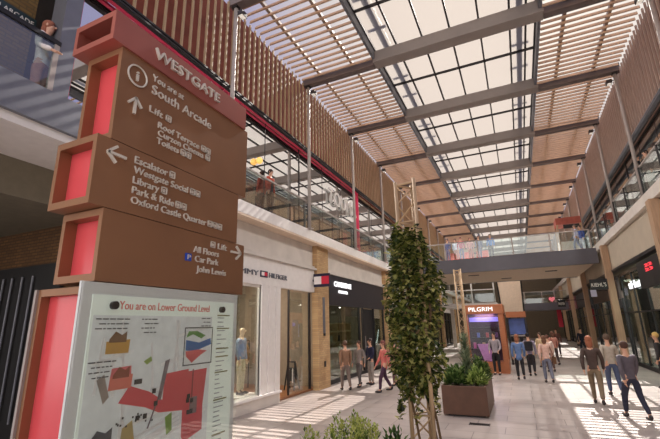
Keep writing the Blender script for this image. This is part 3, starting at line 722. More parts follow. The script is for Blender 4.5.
# information roundel
q = MB()
for k in range(32):
    a0, a1 = 2*PI*k/32, 2*PI*(k+1)/32
    q.tube((TX+.008, 1.487+.068*math.cos(a0), 3.752+.068*math.sin(a0)), (TX+.008, 1.487+.068*math.cos(a1), 3.752+.068*math.sin(a1)), .006, n=5)
q.build('roundel_ring', M_letter, b1)
text('roundel_letter', 'i', M_letter, b1, 1.479, 1.496, 3.718, .07, TX, d=.012)
def arrow(par, cy, cz, dy, dz, L=.05):
    q = MB(); n_ = (-dz, dy)
    tip = (cy+dy*L, cz+dz*L); tail = (cy-dy*L, cz-dz*L); hw = .0075
    def bar(a, c):
        d = Vector((c[0]-a[0], c[1]-a[1])); d.normalize(); p = Vector((-d.y, d.x))*hw
        q.prism([(a[0]+p.x, a[1]+p.y), (c[0]+p.x, c[1]+p.y), (c[0]-p.x, c[1]-p.y), (a[0]-p.x, a[1]-p.y)], 0, TX, TX+.014)
    bar(tail, tip)
    for s_ in (-1, 1): bar(tip, (tip[0]-dy*L*.95+n_[0]*L*.85*s_, tip[1]-dz*L*.95+n_[1]*L*.85*s_))
    q.build('arrow', M_letter, par)
arrow(b1, 1.492, 3.545, 0, 1, .055); arrow(b2_, 1.415, 3.185, -1, 0, .06); arrow(b3, 2.53, 2.785, 1, 0, .06)
for par, s_, y0, y1, z, cp in ((b1, 'You are at', 1.60, 1.872, 3.795, .046), (b1, 'South Arcade', 1.605, 2.165, 3.70, .066),
    (b1, 'Lift', 1.600, 1.707, 3.565, .044), (b1, 'Roof Terrace', 1.678, 2.055, 3.487, .042), (b1, 'Curzon Cinema', 1.684, 2.105, 3.433, .042), (b1, 'Toilets', 1.679, 1.867, 3.376, .042),
    (b2_, 'Escalator', 1.536, 1.79, 3.183, .046), (b2_, 'Westgate Social', 1.537, 1.976, 3.121, .044), (b2_, 'Library', 1.538, 1.732, 3.055, .044), (b2_, 'Park & Ride', 1.54, 1.862, 2.992, .044), (b2_, 'Oxford Castle Quarter', 1.54, 2.176, 2.930, .044),
    (b3, 'Lift', 2.318, 2.418, 2.781, .044), (b3, 'All Floors', 2.07, 2.33, 2.720, .044), (b3, 'Car Park', 2.09, 2.33, 2.656, .044), (b3, 'John Lewis', 2.11, 2.42, 2.588, .044)):
    text('letters', s_, M_letter, par, y0, y1, z, cp, TX, d=.009)
def pict(par, y, z, m=M_letter, s_=.046):
    q = MB().box(TX, TX+.008, y, y+s_, z, z+.006).box(TX, TX+.008, y, y+s_, z+s_-.006, z+s_).box(TX, TX+.008, y, y+.006, z, z+s_).box(TX, TX+.008, y+s_-.006, y+s_, z, z+s_)
    q.box(TX, TX+.006, y+.015, y+s_-.015, z+.012, z+s_-.014)
    q.build('pictogram', m, par)
for par, y, z in ((b1, 1.735, 3.565), (b1, 2.08, 3.487), (b1, 2.132, 3.487), (b1, 2.13, 3.433), (b1, 1.886, 3.376), (b1, 1.938, 3.376), (b2_, 1.808, 3.183), (b2_, 2.0, 3.121), (b2_, 2.052, 3.121), (b2_, 1.752, 3.055), (b2_, 1.878, 2.992), (b2_, 1.93, 2.992), (b2_, 2.195, 2.93), (b2_, 2.25, 2.93), (b2_, 2.305, 2.93), (b3, 2.24, 2.781)):
    pict(par, y, z)
pq = MB().box(TX, TX+.01, 2.0, 2.05, 2.652, 2.702).build('parking_badge', mat('badge_blue', srgb(40,80,190), .4), b3)
text('badge_letter', 'P', M_letter, pq, 2.012, 2.04, 2.661, .032, TX+.01, d=.004)
# map case
mp_ = MB().box(TX-.02, TX-.005, 1.318, 2.585, .35, 2.455).build('map_case', mat('case_grey', srgb(222,226,224), .4, 0, var=.03), tt)
MB().box(TX-.005, TX, 1.385, 2.54, .5, 2.39).build('map_sheet', mat('map_paper', srgb(232,240,230), .6, var=.02, emit=(.85, 1, .88), estr=.05), mp_)  # slight emission added to the paper to brighten the sheet
PX = TX
def patch(name, pts, c, lay=1, par=mp_):
    MB().prism(pts, 0, PX+.0006*(lay-1), PX+.0006*lay).build(name, mat('ink_%d_%d_%d' % c, srgb(*c), .6, var=.04), par)
def rect(y0, y1, z0, z1): return [(y0, z0), (y1, z0), (y1, z1), (y0, z1)]
mapg = MB().prism(rect(1.40, 2.30, .75, 2.285), 0, PX, PX+.0006).build('map_print', mat('map_ground', srgb(214,217,216), .6, var=.09, scale=14, emit=(.9, 1, .95), estr=.035), mp_)  # printed ground also given a faint added glow to brighten it
rd = MB()
random.seed(3)
for j in range(34):
    y = 1.43+random.random()*.8; z = .9+random.random()*1.3; a = random.choice((.2, .25, 1.5, 1.7)); L = .15+random.random()*.35
    dy, dz = math.cos(a)*L/2, math.sin(a)*L/2
    y = min(max(y, 1.42+abs(dy)), 2.28-abs(dy)); z = min(z, 2.26-abs(dz))
    ny, nz_ = -math.sin(a)*.008, math.cos(a)*.008
    rd.prism([(y-dy+ny, z-dz+nz_), (y+dy+ny, z+dz+nz_), (y+dy-ny, z+dz-nz_), (y-dy-ny, z-dz-nz_)], 0, PX+.0006, PX+.0012+.00003*j)
rd.build('road_lines', mat('road_white', srgb(238,240,238), .6, var=.02), mapg)
red = (222, 84, 92)
PXs = PX
patch('arcade_plan', [(1.60, 1.83), (1.66, 1.91), (1.80, 1.86), (1.90, 1.80), (1.905, 1.945), (2.10, 1.955), (2.10, 1.94), (2.27, 1.945), (2.245, 1.72), (2.25, 1.57), (2.10, 1.53), (2.07, 1.56), (2.065, 1.715), (1.88, 1.735), (1.78, 1.78)], red, 5, mapg)
patch('arcade_plan', [(1.58, 1.965), (1.60, 1.90), (1.53, 1.90), (1.54, 2.01), (1.66, 2.015), (1.67, 1.90), (1.60, 1.90)][2:6], (228,120,122), 5, mapg)
patch('plan_divider', rect(2.135, 2.145, 1.74, 1.95), (150,60,70), 7, mapg)
patch('plan_divider', [(1.90, 2.02), (1.935, 2.03), (1.885, 1.80), (1.86, 1.81)], (130,124,130), 7, mapg)
patch('plan_divider', [(1.80, 1.665), (1.81, 1.665), (1.885, 1.85), (1.875, 1.85)], (110,90,96), 8, mapg)
patch('plan_block', rect(2.125, 2.19, 1.68, 1.78), (140,120,126), 7, mapg)
fr_ = MB()
for a in (rect(2.045, 2.05, 1.98, 2.215), rect(2.305, 2.31, 1.98, 2.205), rect(2.045, 2.31, 1.975, 1.982), rect(2.045, 2.31, 2.208, 2.215)): fr_.prism(a, 0, PX+.0006, PX+.004)
fr_.build('inset_border', mat('ink_dark', srgb(70,72,76), .6), mapg)
patch('inset_plan', [(2.06, 2.15), (2.12, 2.17), (2.20, 2.14), (2.24, 2.16), (2.16, 2.19), (2.08, 2.19)], (96,160,76), 5, mapg)
patch('inset_plan', [(2.06, 2.07), (2.14, 2.06), (2.30, 2.10), (2.29, 2.14), (2.18, 2.115), (2.06, 2.135)], (40,110,180), 6, mapg)
patch('inset_plan', [(2.07, 2.03), (2.12, 1.99), (2.20, 2.035), (2.26, 2.06), (2.18, 2.07), (2.06, 2.065)], (226,104,104), 7, mapg)
for (y0, y1, z0, z1, c1, c2) in ((1.49, 1.63, 2.085, 2.20, (206,160,70), (128,96,62)), (1.535, 1.67, 1.90, 2.015, (230,130,110), (150,80,60)), (1.445, 1.60, 1.52, 1.72, (176,152,96), (88,92,96))):
    patch('landmark_drawing', [(y0, z0), (y1, z0), (y1+.005, z0+(z1-z0)*.62), (y0, z0+(z1-z0)*.55)], c1, 6, mapg)
    patch('landmark_drawing', [(y0+.015, z0+(z1-z0)*.5), (y1-.02, z0+(z1-z0)*.5), (y1-.02, z1), ((y0+y1)/2+.02, z1-.02), (y0+.05, z1), (y0+.015, z1-.04)], c2, 7, mapg)
patch('park_green', [(1.74, 2.03), (1.79, 2.055), (1.80, 2.03), (1.765, 2.01)], (150,180,90), 5, mapg)
patch('park_green', [(1.93, 1.70), (1.98, 1.72), (1.99, 1.62), (1.95, 1.60)], (130,170,70), 5, mapg)
patch('car_park_plan', [(1.64, 1.70), (1.70, 1.73), (1.73, 1.60), (1.69, 1.52), (1.63, 1.56)], (190,170,110), 5, mapg)
patch('car_park_plan', [(1.46, 1.96), (1.50, 1.985), (1.54, 1.87), (1.51, 1.84)], (160,150,140), 5, mapg)
ic = MB()
for (y, z) in ((1.83, 1.86), (1.85, 1.79), (1.78, 1.735), (1.73, 1.735), (2.11, 1.79), (2.105, 1.765), (2.14, 1.76), (1.70, 1.925), (1.725, 1.925), (2.115, 1.695), (2.14, 1.697)): ic.box(PX+.005, PX+.0065, y-.013, y+.013, z-.013, z+.013)
random.seed(9)
for j in range(14):
    y = 1.6+random.random()*.26; z = 1.70+random.random()*.06; ic.box(PX+.005, PX+.006, y-.005, y+.005, z-.005, z+.005)
ic.build('map_icons', mat('ink_black', srgb(34,34,36), .6), mapg)
# caption lines (plain rules at this size)
cap = MB(); random.seed(5)
for (y0, y1, z, n_) in ((1.415, 1.63, 2.262, 3), (1.70, 1.82, 2.262, 4), (2.19, 2.29, 2.27, 3), (1.40, 1.56, 2.045, 2), (1.41, 1.53, 1.995, 2)):
    for j in range(n_):
        yy = y0+.02*(j % 2); zz = z-.025*j
        while yy < y1-.02:
            w = .012+random.random()*.03; cap.box(PX+.0045, PX+.005, yy, min(yy+w, y1), zz, zz+.006); yy += w+.007
cap.build('caption_lines', mat('ink_grey', srgb(80,80,84), .6), mapg)
text('heading_letters', 'You are on Lower Ground Level', mat('ink_salmon', srgb(226,116,104), .6, var=0), mp_, 1.545, 2.265, 2.318, .046, TX, d=.003)
ix = MB()
for z in (2.292, 2.20, 2.06, 2.005, 1.90, 1.72, 1.5): ix.box(TX, TX+.003, 2.355, 2.49, z, z+.008)
ix.build('index_bars', mat('ink_olive', srgb(120,116,56), .6), mp_)
ixl = MB()
for j in range(40):
    z = 2.275-j*.03
    ixl.box(TX, TX+.002, 2.36, 2.40+.06*random.random(), z, z+.006)
ixl.build('index_lines', mat('ink_pale', srgb(150,156,158), .6), mp_)
MB().box(TX+.016, TX+.026, 1.31, 2.58, .4, 2.45).build('cover_glass', glass_mat('map_cover_glass', (.975, .99, .98), .05), mp_)
for y in (1.506, 2.391):
    for z in (2.337, .55):
        MB().tube((TX, y, z), (TX+.024, y, z), .022, n=16).build('standoff_bolt', mat('bolt_chrome', srgb(60,58,60), .2, .9), mp_, smooth=False)

# ------------------------------------------------------------------ PLANTS
def leaf(mb, p, d, L, w, fold=.25):
    d = Vector(d).normalized(); s = d.cross(Vector((0, 0, 1)))
    if s.length < .05: s = Vector((1, 0, 0))
    s.normalize(); n_ = s.cross(d); p = Vector(p)
    a = p+d*L*.45+s*w*.5+n_*w*fold; c = p+d*L*.45-s*w*.5+n_*w*fold; t = p+d*L
    mb.add([p, a, t, c], [(0, 1, 2), (0, 2, 3)])
def rdir():
    while True:
        v = Vector((random.uniform(-1, 1), random.uniform(-1, 1), random.uniform(-1, 1)))
        if .1 < v.length < 1: return v.normalized()

def truss(name, label, cx, cy, z0, z1, side):
    t = thing(name, label, 'trellis', (cx, cy, z0))
    pts = [(cx+side/math.sqrt(3)*math.cos(a), cy+side/math.sqrt(3)*math.sin(a)) for a in (R(200), R(320), R(80))]
    for p in pts: MB().tube((p[0], p[1], z0), (p[0], p[1], z1), .02, n=10).build('leg', M_trellis, t, smooth=True)
    q = MB(); nseg = int((z1-z0)/.22)
    for j in range(nseg):
        za = z0+.1+(z1-z0-.15)*j/nseg; zb = z0+.1+(z1-z0-.15)*(j+1)/nseg
        for i in range(3):
            a, c = pts[i], pts[(i+1) % 3]
            if j % 2: a, c = c, a
            q.tube((a[0], a[1], za), (c[0], c[1], zb), .009, n=5)
            if j % 3 == 0: q.tube((a[0], a[1], za), (c[0], c[1], za), .009, n=5)
    for i in range(3):
        a, c = pts[i], pts[(i+1) % 3]; q.tube((a[0], a[1], z1-.04), (c[0], c[1], z1-.04), .012, n=6)
    q.build('bracing', M_trellis, t)
    return t

def planter(x0, x1, y0, y1, h, label):
    t = thing('square_planter', label, 'planter', ((x0+x1)/2, (y0+y1)/2, 0))
    w = .06
    MB().box(x0, x1, y0, y0+w, .04, h).box(x0, x1, y1-w, y1, .04, h).box(x0, x0+w, y0+w, y1-w, .04, h).box(x1-w, x1, y0+w, y1-w, .04, h).box(x0+w, x1-w, y0+w, y1-w, .04, .1).build('shell', M_planter, t, bevel=.008)
    MB().box(x0+w, x1-w, y0+w, y1-w, h-.16, h-.08).build('soil', M_soil, t)
    MB().box(x0+.1, x1-.1, y0+.1, y1-.1, 0, .04).build('plinth', M_black, t)
    return t
H1 = .72
planter(-2.35, -.6, 3.5, 4.95, H1, 'rust brown planter holding the near ivy tower and bush, mostly below the frame')
planter(-2.05, -.98, 10.95, 13.0, .7, 'rust brown square planter standing on the paving before the orange kiosk')

truss('trellis_tower', 'slim triangular steel lattice tower wrapped in ivy, nearest the camera', -.97, 4.2, H1-.1, 3.75, .22)
iv = thing('climbing_ivy', 'dense dark ivy climbing the nearest lattice tower', 'plant', (-.97, 4.2, H1-.1))
random.seed(11)
q = MB()
for i in range(5200):
    z = 1.52+1.66*random.random()**.9
    a = random.random()*2*PI
    top = max(0, (z-2.7)/.48)
    rad = (.245+.06*math.sin(3*a+z*5)+.05*math.sin(z*8+a*2))*(1-.6*min(1, top)**1.6)
    if z < 1.95: rad *= .45+.55*(z-1.52)/.43
    rr = rad*(random.random()**.35)
    p = (-1.0+rr*math.cos(a)+(z-2.3)*.01, 4.2+rr*math.sin(a), z)
    d = Vector((math.cos(a), math.sin(a), -.5))+rdir()*1.0
    L = random.uniform(.038, .082)
    leaf(q, p, d, L, L*.8)
for j in range(9):                                             # hanging tails and loose top shoots
    a = random.random()*2*PI; n_ = 9; z0 = random.choice((1.5, 1.6, 3.0)); dz = -.022 if z0 < 2 else .028
    for k in range(n_):
        p = (-.985+.2*math.cos(a)+.01*k*math.cos(a)*(1 if z0 < 2 else -.6), 4.2+.2*math.sin(a), z0+dz*k)
        for _ in range(2): leaf(q, p, rdir(), random.uniform(.045, .08), .05)
q.build('foliage', M_ivy, iv)
q = MB()
for (x, y) in ((-1.05, 4.13), (-.86, 4.16), (-.93, 4.3)):
    pv = Vector((x+.12, y-.03, H1-.1))
    for k in range(8):
        nx = Vector((x+.05*math.sin(k*1.3), y+.05*math.cos(k*1.7), H1+.1+k*.25)); q.tube(pv, nx, .013, n=6); pv = nx
q.build('stem', mat('ivy_bark', srgb(96,74,48), .8, var=.2), iv)

def bush(name, label, c, rad, h, m, n_, L0, L1, tips=None, w=.5, up=.5):
    t = thing(name, label, 'plant', (c[0], c[1], c[2]))
    st = MB(); q = MB(); tp = MB()
    for i in range(14):
        a = random.random()*2*PI; e = (c[0]+rad*.7*math.cos(a)*random.random(), c[1]+rad*.7*math.sin(a)*random.random(), c[2]+h*(.5+.45*random.random()))
        st.tube((c[0]+random.uniform(-.04, .04), c[1]+random.uniform(-.04, .04), c[2]), e, .009, .004, n=5)
    for i in range(n_):
        a = random.random()*2*PI; ph = math.acos(random.random()); rr = (.35+.65*random.random()**.5)
        k = 1+.18*math.sin(a*5)+.12*math.sin(a*3+2)
        p = (c[0]+rad*k*rr*math.sin(ph)*math.cos(a), c[1]+rad*k*rr*math.sin(ph)*math.sin(a), c[2]+.06+h*rr*math.cos(ph)*k)
        d = Vector((math.sin(ph)*math.cos(a), math.sin(ph)*math.sin(a), math.cos(ph)+up))+rdir()*.7
        L = random.uniform(L0, L1); leaf(q, p, d, L, L*w)
    q.build('foliage', m, t); st.build('stem', M_soil, t)
    if tips:
        for i in range(tips):
            a = random.random()*2*PI; rr = rad*.75*random.random()**.6
            b0 = Vector((c[0]+rr*math.cos(a), c[1]+rr*math.sin(a), c[2]+h*(1-.35*(rr/rad)**2)))
            for k in range(16): leaf(tp, b0+Vector((random.uniform(-.015, .015), random.uniform(-.015, .015), k*.008)), rdir()+Vector((0, 0, .8)), .035, .022)
        tp.build('flower_tips', M_lime, t)
    return t
bush('lime_bush', 'rounded green bush with lime flower tips in the near planter', (-1.68, 4.1, H1-.08), 0.36, .54, M_bush, 3200, .03, .055, tips=34)
bush('lime_bush', 'small loose green bush at the left corner of the near planter', (-2.17, 4.1, H1-.08), .12, .42, M_bush, 420, .035, .06, tips=5)
bush('leafy_shrub', 'dark green upright shrub between the bush and the ivy tower', (-1.27, 4.15, H1-.08), .17, .46, M_shrub, 500, .05, .1)
bush('leafy_shrub', 'broad leaved shrub spilling over the left of the farther planter', (-1.74, 11.45, .62), .30, .36, M_shrub, 650, .10, .18)
bush('leafy_shrub', 'pale green shrub at the right corner of the farther planter', (-1.22, 11.35, .62), .22, .34, M_bush, 420, .08, .15)
bush('leafy_shrub', 'fern like green shrub at the back of the farther planter', (-1.25, 12.55, .62), .24, .45, M_shrub, 480, .12, .2)
yc = thing('spiky_yucca', 'tall grey green spiky plant in the middle of the farther planter', 'plant', (-1.5, 11.9, .62))
MB().tube((-1.5, 11.9, .62), (-1.5, 11.9, 1.75), .05, .03).build('trunk', mat('yucca_bark', srgb(98,86,70), .9), yc)
q = MB()
for i in range(420):
    z = .85+1.0*random.random(); a = random.random()*2*PI
    leaf(q, (-1.5, 11.9, z), (math.cos(a), math.sin(a), .45+random.random()*.8), random.uniform(.24, .42)*(1.1-.6*(z-.85)), .035, .1)
q.build('foliage', M_spike, yc)
truss('trellis_tower', 'bare triangular steel lattice tower rising from the farther planter', -1.52, 12.3, .6, 3.75, .2)
MBd = thing('floor_drain', 'small dark drain grating in the paving near the planter', 'drain', (-1.15, 10.3, 0))
q = MB()
for j in range(5): q.box(-1.35, -.95, 10.2+j*.04, 10.22+j*.04, .002, .01)
q.box(-1.37, -1.35, 10.18, 10.40, .002, .012).box(-.95, -.93, 10.18, 10.40, .002, .012); q.build('grating', M_darkmetal, MBd)

# ------------------------------------------------------------------ PEOPLE
PEND = []
def skinmesh(name, verts, edges, radii, m, parent, sub=1, extra=None, root=0):
    me = bpy.data.meshes.new(name); me.from_pydata(verts, edges, [])
    o = bpy.data.objects.new(name, me); COL.objects.link(o)
    md = o.modifiers.new('skin', 'SKIN'); md.use_smooth_shade = True
    for i, sv in enumerate(me.skin_vertices[0].data):
        rr = radii[i]; sv.radius = rr if isinstance(rr, tuple) else (rr, rr); sv.use_root = (i == root)
    ss = o.modifiers.new('sub', 'SUBSURF'); ss.levels = sub; ss.render_levels = sub
    o.parent = parent
    PEND.append((o, m, extra)); return o
def flush():
    bpy.context.view_layer.update(); dg = bpy.context.evaluated_depsgraph_get()
    for o, m, ex in PEND:
        me = bpy.data.meshes.new_from_object(o.evaluated_get(dg))
        if ex:
            n0 = len(me.vertices); import bmesh
            t2 = bpy.data.meshes.new('x'); t2.from_pydata(ex.v, [], ex.f); bm = bmesh.new(); bm.from_mesh(me); bm.from_mesh(t2); bm.to_mesh(me); bm.free(); bpy.data.meshes.remove(t2)
        me.polygons.foreach_set('use_smooth', [True]*len(me.polygons))
        me.materials.clear(); me.materials.append(m); me.name = o.name
        old = o.data; o.modifiers.clear(); o.data = me; bpy.data.meshes.remove(old)
    PEND.clear()
M_skin = mat('skin', srgb(206,158,132), .5, var=.05)
M_skin2 = mat('skin_brown', srgb(140,96,74), .5, var=.05)
def cloth(c): return mat('cloth_%d_%d_%d' % c, srgb(*c), .85, var=.12, scale=12)
def person(label, loc, h, yaw_, top, bot, hair, stride=.0, arm=(0, 0), skin=None, longhair=False, coat=False, bag=None, mann=False, skirt=False, backpack=None, lean=0, group=None, raise_arm=False):
    t = thing('mannequin' if mann else 'person', label, 'mannequin' if mann else 'person', loc, group, rz=yaw_)
    sk = skin or M_skin
    s = stride
    def P(x, y, z): return (x*h, (y+lean*max(0, z-.5))*h, z*h)
    pel = P(0, 0, .525); wst = P(0, 0, .60); chs = P(0, .005, .715); nb = P(0, -.005, .82); nk = P(0, .0, .855); hd1 = P(0, .014, .885); hd2 = P(0, .006, .93); hd3 = P(0, .0, .972)
    bz = .026*abs(s)*2
    legs = []
    for sd_, ph in ((-1, s), (1, -s)):
        hip = P(.052*sd_, 0, .50); kn = P(.055*sd_, ph*.55+(.04 if s else .008), .275+(0.012 if ph < 0 else 0)); an = P(.055*sd_, ph*1.05-(.05*abs(s)*3 if ph < 0 else 0), .045+(.035 if ph < 0 else 0))
        toe = P(.06*sd_, ph*1.05+.085-(.05*abs(s)*3 if ph < 0 else 0), .018+(.0 if ph < 0 else 0)); legs.append((hip, kn, an, toe))
    arms = []
    for sd_, ph, ab in ((-1, -s, arm[0]), (1, s, arm[1])):
        shd = P(.098*sd_, 0, .80); el = P(.13*sd_, ph*.45-.01+ab*.04, .635); wr = P(.125*sd_-.03*sd_*ab, ph*.9+.03+ab*.14, .49+ab*.17); pm = P(.122*sd_-.045*sd_*ab, ph*1.0+.04+ab*.18, .455+ab*.20)
        if raise_arm and sd_ > 0: el = P(.15, .06, .70); wr = P(.09, .12, .80); pm = P(.075, .12, .835)
        arms.append((shd, el, wr, pm))
    V = [pel, wst, chs, nb, nk, hd1, hd2, hd3]; E_ = [(0,1),(1,2),(2,3),(3,4),(4,5),(5,6),(6,7)]
    RA = [(.055*h, .042*h), (.052*h, .042*h), (.075*h, .052*h), (.04*h, .034*h), (.028*h, .028*h), (.036*h, .042*h), (.044*h, .054*h), (.032*h, .036*h)]
    for hip, kn, an, toe in legs:
        i = len(V); V += [hip, kn, an, toe]; E_ += [(0, i), (i, i+1), (i+1, i+2), (i+2, i+3)]; RA += [.046*h, .031*h, .02*h, .014*h]
    for shd, el, wr, pm in arms:
        i = len(V); V += [shd, el, wr, pm]; E_ += [(2, i), (i, i+1), (i+1, i+2), (i+2, i+3)]; RA += [.029*h, .022*h, .014*h, (.018*h, .009*h)]
    ex = MB()
    for (shd, el, wr, pm), sd_ in zip(arms, (-1, 1)):                     # five fingers, thumb at the side of the palm
        d = (Vector(pm)-Vector(wr)).normalized(); c0 = Vector(pm)
        for j, L in enumerate((.034, .04, .037, .028)):
            a0 = c0+Vector((0, (j-1.5)*.009*h, 0)); k1 = a0+d*L*.55*h; k2 = k1+(d+Vector((-sd_*.5, .1, 0))).normalized()*L*.5*h
            ex.tube(a0, k1, .0048*h, .0044*h, n=5).tube(k1, k2, .0044*h, .0034*h, n=5)
        a0 = Vector(wr)+d*.018*h+Vector((0, .012*h, 0)); k1 = a0+(d+Vector((0, .9, 0))).normalized()*.022*h
        ex.tube(a0, k1, .0055*h, .005*h, n=5).tube(k1, k1+d*.018*h, .005*h, .0038*h, n=5)
    hc = Vector(P(0, .012, .925))
    ex.ball(hc+Vector((0, .052*h, -.005*h)), .007*h, .011*h, .012*h, 6, 5)        # nose
    for sx in (-1, 1):
        ex.ball(hc+Vector((sx*.044*h, -.002*h, 0)), .006*h, .011*h, .017*h, 6, 5)  # ears
    skinmesh('body', V, E_, RA, sk, t, extra=ex)
    fc = MB()
    for sx in (-1, 1): fc.ball(hc+Vector((sx*.018*h, .046*h, .008*h)), .006*h, .004*h, .004*h, 6, 4)
    fc.build('eyes', M_black, t, local=True)
    MB().ball(hc+Vector((0, .047*h, -.026*h)), .014*h, .005*h, .004*h, 8, 4).build('mouth', cloth((150,80,76)), t, local=True)
    # clothes
    V = [pel, wst, chs, P(0, -.003, .80)]; E_ = [(0,1),(1,2),(2,3)]; RA = [(.084*h, .066*h), (.074*h, .06*h), (.088*h, .066*h), (.052*h, .046*h)]
    for shd, el, wr, pm in arms:
        i = len(V); V += [shd, el, wr]; E_ += [(2, i), (i, i+1), (i+1, i+2)]; RA += [.039*h, .031*h, .022*h]
    V += [P(0, 0, .40 if coat else .495)]; E_ += [(0, len(V)-1)]; RA += [(.095*h, .08*h) if coat else (.09*h, .072*h)]
    skinmesh('jacket' if coat else 'top', V, E_, RA, cloth(top), t, root=1)
    V = [P(0, 0, .555), P(0, 0, .52)]; E_ = [(0, 1)]; RA = [(.074*h, .056*h), (.082*h, .064*h)]
    for hip, kn, an, toe in legs:
        i = len(V); V += [hip, kn, (an[0], an[1], an[2]+.012*h)]; E_ += [(1, i), (i, i+1), (i+1, i+2)]; RA += [.056*h, .041*h, .03*h]
    skinmesh('trousers', V, E_, RA, cloth(bot), t)
    for hip, kn, an, toe in legs:
        q = MB(); a = Vector(an); b_ = Vector(toe)
        q.ball((a+b_)/2+Vector((0, 0, -.008*h)), .026*h, .075*h, .022*h, 10, 6); q.ball(a+Vector((0, -.012*h, -.012*h)), .024*h, .03*h, .03*h, 8, 6)
        lo = min(v[2] for v in q.v); 
        if lo < 0: q.v = [(v[0], v[1], max(v[2], .002)) for v in q.v]
        q.build('shoe', cloth((60,54,54)), t, smooth=True, local=True)
    if not mann or hair:
        q = MB(); q.ball(hc+Vector((0, -.012*h, .016*h)), .05*h, .056*h, .056*h, 12, 8)
        if longhair: q.ball(hc+Vector((0, -.034*h, -.045*h)), .05*h, .03*h, .075*h, 10, 7)
        q.v = [v if v[1] < hc.y+.03*h or v[2] > hc.z+.03*h else (v[0], hc.y+.03*h, v[2]) for v in q.v]
        q.build('hair', cloth(hair), t, smooth=True, local=True)
    if bag:
        q = MB(); q.box(.115*h, .175*h, -.09*h, .09*h, .40*h, .54*h); q.tube((.145*h, -.06*h, .54*h), (.08*h, -.01*h, .815*h), .007*h, n=5).tube((.145*h, .06*h, .54*h), (.08*h, .01*h, .815*h), .007*h, n=5)
        q.build('shoulder_bag', cloth(bag), t, local=True)
    if backpack:
        MB().box(-.085*h, .085*h, -.16*h, -.062*h, .585*h, .80*h).build('backpack', cloth(backpack), t, local=True, bevel=.03)
    return t
UP = PI          # facing the camera (heading -Y)
person('person striding in a dark mauve top and navy trousers, nearest on the right', (2.12, 11.9, 0), 1.72, .25, (92,84,92), (42,42,60), (74,50,40), stride=.16)
person('auburn haired person walking in a dark top and olive trousers near the striped sunlight', (1.62, 13.55, 0), 1.80, -.15, (74,58,52), (124,106,84), (150,90,64), stride=.12, longhair=True)
person('broad person in a pale grey jumper and blue jeans near the second right column', (2.3, 15.2, 0), 1.80, .1, (176,164,150), (74,84,112), (96,76,62), stride=.10)
person('person in pale pink top and jeans carrying a brown bag on the sunlit paving', (.66, 17.6, 0), 1.70, .1, (206,168,154), (110,112,128), (104,70,52), stride=.09, bag=(96,66,44), longhair=True)
person('person in a brown jacket far down the paving left of the right columns', (1.95, 31, 0), 1.75, 3.0, (112,76,66), (66,52,52), (70,48,40), stride=.08)
person('person in navy far down beside the third right column', (3.35, 31, 0), 1.75, 3.3, (34,36,52), (30,30,40), (50,40,36), stride=.05)
person('person in black jacket with a white bag by the right shop window', (3.75, 14.8, 0), 1.72, 1.9, (32,32,38), (38,38,44), (44,34,32), bag=(222,218,212), stride=.05)
person('blond person in dark clothes looking into the right shop window', (4.0, 17.2, 0), 1.78, 1.2, (46,42,44), (40,38,42), (214,176,104))
person('person in a blue jacket with black trousers seen from behind beside the kiosk', (-.28, 18.3, 0), 1.74, .1, (92,116,160), (34,32,36), (146,92,66), stride=.04, coat=True, longhair=True)
person('dark haired person in lilac grey jacket with black backpack beyond the blue jacket', (.15, 19.6, 0), 1.76, -.1, (150,140,160), (40,38,42), (34,28,28), stride=.04, backpack=(30,28,34))
person('person in a beige coat standing in the middle distance', (.72, 23.5, 0), 1.68, 2.6, (214,188,150), (150,126,100), (80,60,46), coat=True)
person('person in a rose brown top further down the middle of the paving', (1.35, 24.5, 0), 1.70, .4, (188,124,110), (70,54,54), (100,64,50), stride=.06, longhair=True)
person('person in white shirt and brown waistcoat right of the beige coat', (.95, 21.3, 0), 1.62, .2, (222,196,184), (84,60,54), (92,58,46), stride=.06)
person('man in a grey shirt and black trousers standing before the kiosk display', (-1.22, 19.8, 0), 1.82, 2.9, (150,140,146), (26,24,28), (52,40,38), arm=(.4, .3))
person('person in navy top wearing a pale lanyard on the left paving', (-5.55, 15.6, 0), 1.72, 2.5, (40,38,66), (150,140,132), (56,40,40), arm=(.5, .6))
person('person in a coral pink coat walking left of the ivy', (-4.5, 14.0, 0), 1.70, 2.2, (206,112,104), (72,44,66), (120,72,66), stride=.12, coat=True)
person('person in a dusty rose jumper behind the coral coat', (-4.6, 15.6, 0), 1.74, 2.6, (190,134,122), (110,82,82), (96,62,54), stride=.08)
person('person in a brown jacket walking past the shelves of the charcoal shop', (-5.9, 13.9, 0), 1.70, .7, (138,104,82), (120,104,96), (90,64,50), stride=.1)
person('person in grey beside the brown jacket on the left paving', (-5.75, 14.9, 0), 1.66, 2.8, (130,120,116), (90,84,84), (84,62,52), stride=.07)
person('white shirted person leaning on the corner balcony, top left', (-6.84, 3.28, LZ), 1.86, -1.0, (224,214,208), (176,120,104), (150,92,70), arm=(.6, .7), longhair=True)
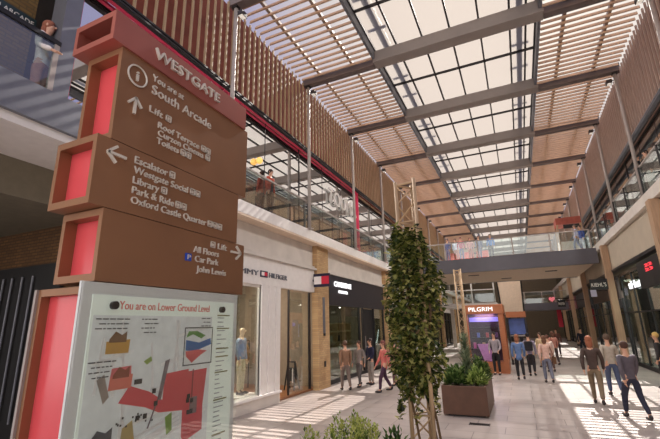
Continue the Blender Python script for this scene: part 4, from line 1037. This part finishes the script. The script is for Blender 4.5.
person('person in red top on the left balcony behind the glass', (-6.84, 10.3, LZ), 1.6, -1.57, (196,84,64), (40,36,38), (60,44,40))
person('person in black on the right balcony holding a white paper', (4.84, 16.9, RZ), 1.65, 1.9, (30,30,34), (220,220,216), (40,34,34), raise_arm=True)
person('person in bright blue top standing on the footbridge', (-1.2, 28.2, 6.3), 1.66, 3.0, (48,120,206), (70,60,70), (96,84,74))
for i, (x, y, c, hcol, d_) in enumerate(((-4.0, 28.3, (70,84,150), (60,50,60), 'indigo top'), (-3.5, 28.6, (200,206,226), (86,70,66), 'pale blue shirt'), (-3.1, 28.2, (186,60,96), (90,50,50), 'magenta top'), (-2.55, 28.7, (216,150,150), (130,96,80), 'rose shirt'), (-1.95, 28.3, (86,92,140), (70,60,70), 'slate blue coat'))):
    person(f'person in {d_} on the left half of the footbridge', (x, y, 6.3), 1.66, 2.6+.3*i, c, (200,120,110) if i % 2 else (120,110,150), hcol, group='people on the footbridge')
person('person in pale lilac walking on the right end of the footbridge', (3.75, 28.3, 6.3), 1.7, 1.4, (196,190,216), (176,180,210), (120,96,90), stride=.1, coat=True)
person('person in blue behind the lilac walker on the footbridge', (4.1, 28.9, 6.3), 1.75, 2.2, (70,92,170), (190,190,206), (90,70,66))
person('mannequin in blue shirt and pale trousers in the clothing shop window', (-7.62, 10.1, .36), 1.92, -1.4, (150,164,190), (206,196,166), None, skin=mat('mannequin_cream', srgb(226,200,170), .5), mann=True)
st_ = thing('display_plinth', 'low white plinth under the window mannequin', 'plinth', (-7.65, 10.1, .06))
MB().box(-8.0, -7.25, 9.6, 10.6, .06, .36).build('block', M_white, st_)
pf = thing('window_seats', 'pink and blue seating cluster behind the footbridge glass', 'seating', (-3, 30, 6.3))
q = MB()
for j in range(3): q.box(-4.3+j*1.0, -3.5+j*1.0, 29.6, 30.3, 6.3, 6.8).box(-4.3+j*1.0, -3.5+j*1.0, 30.2, 30.35, 6.8, 7.2)
q.build('cushions', cloth((214,120,118)), pf)
flush()
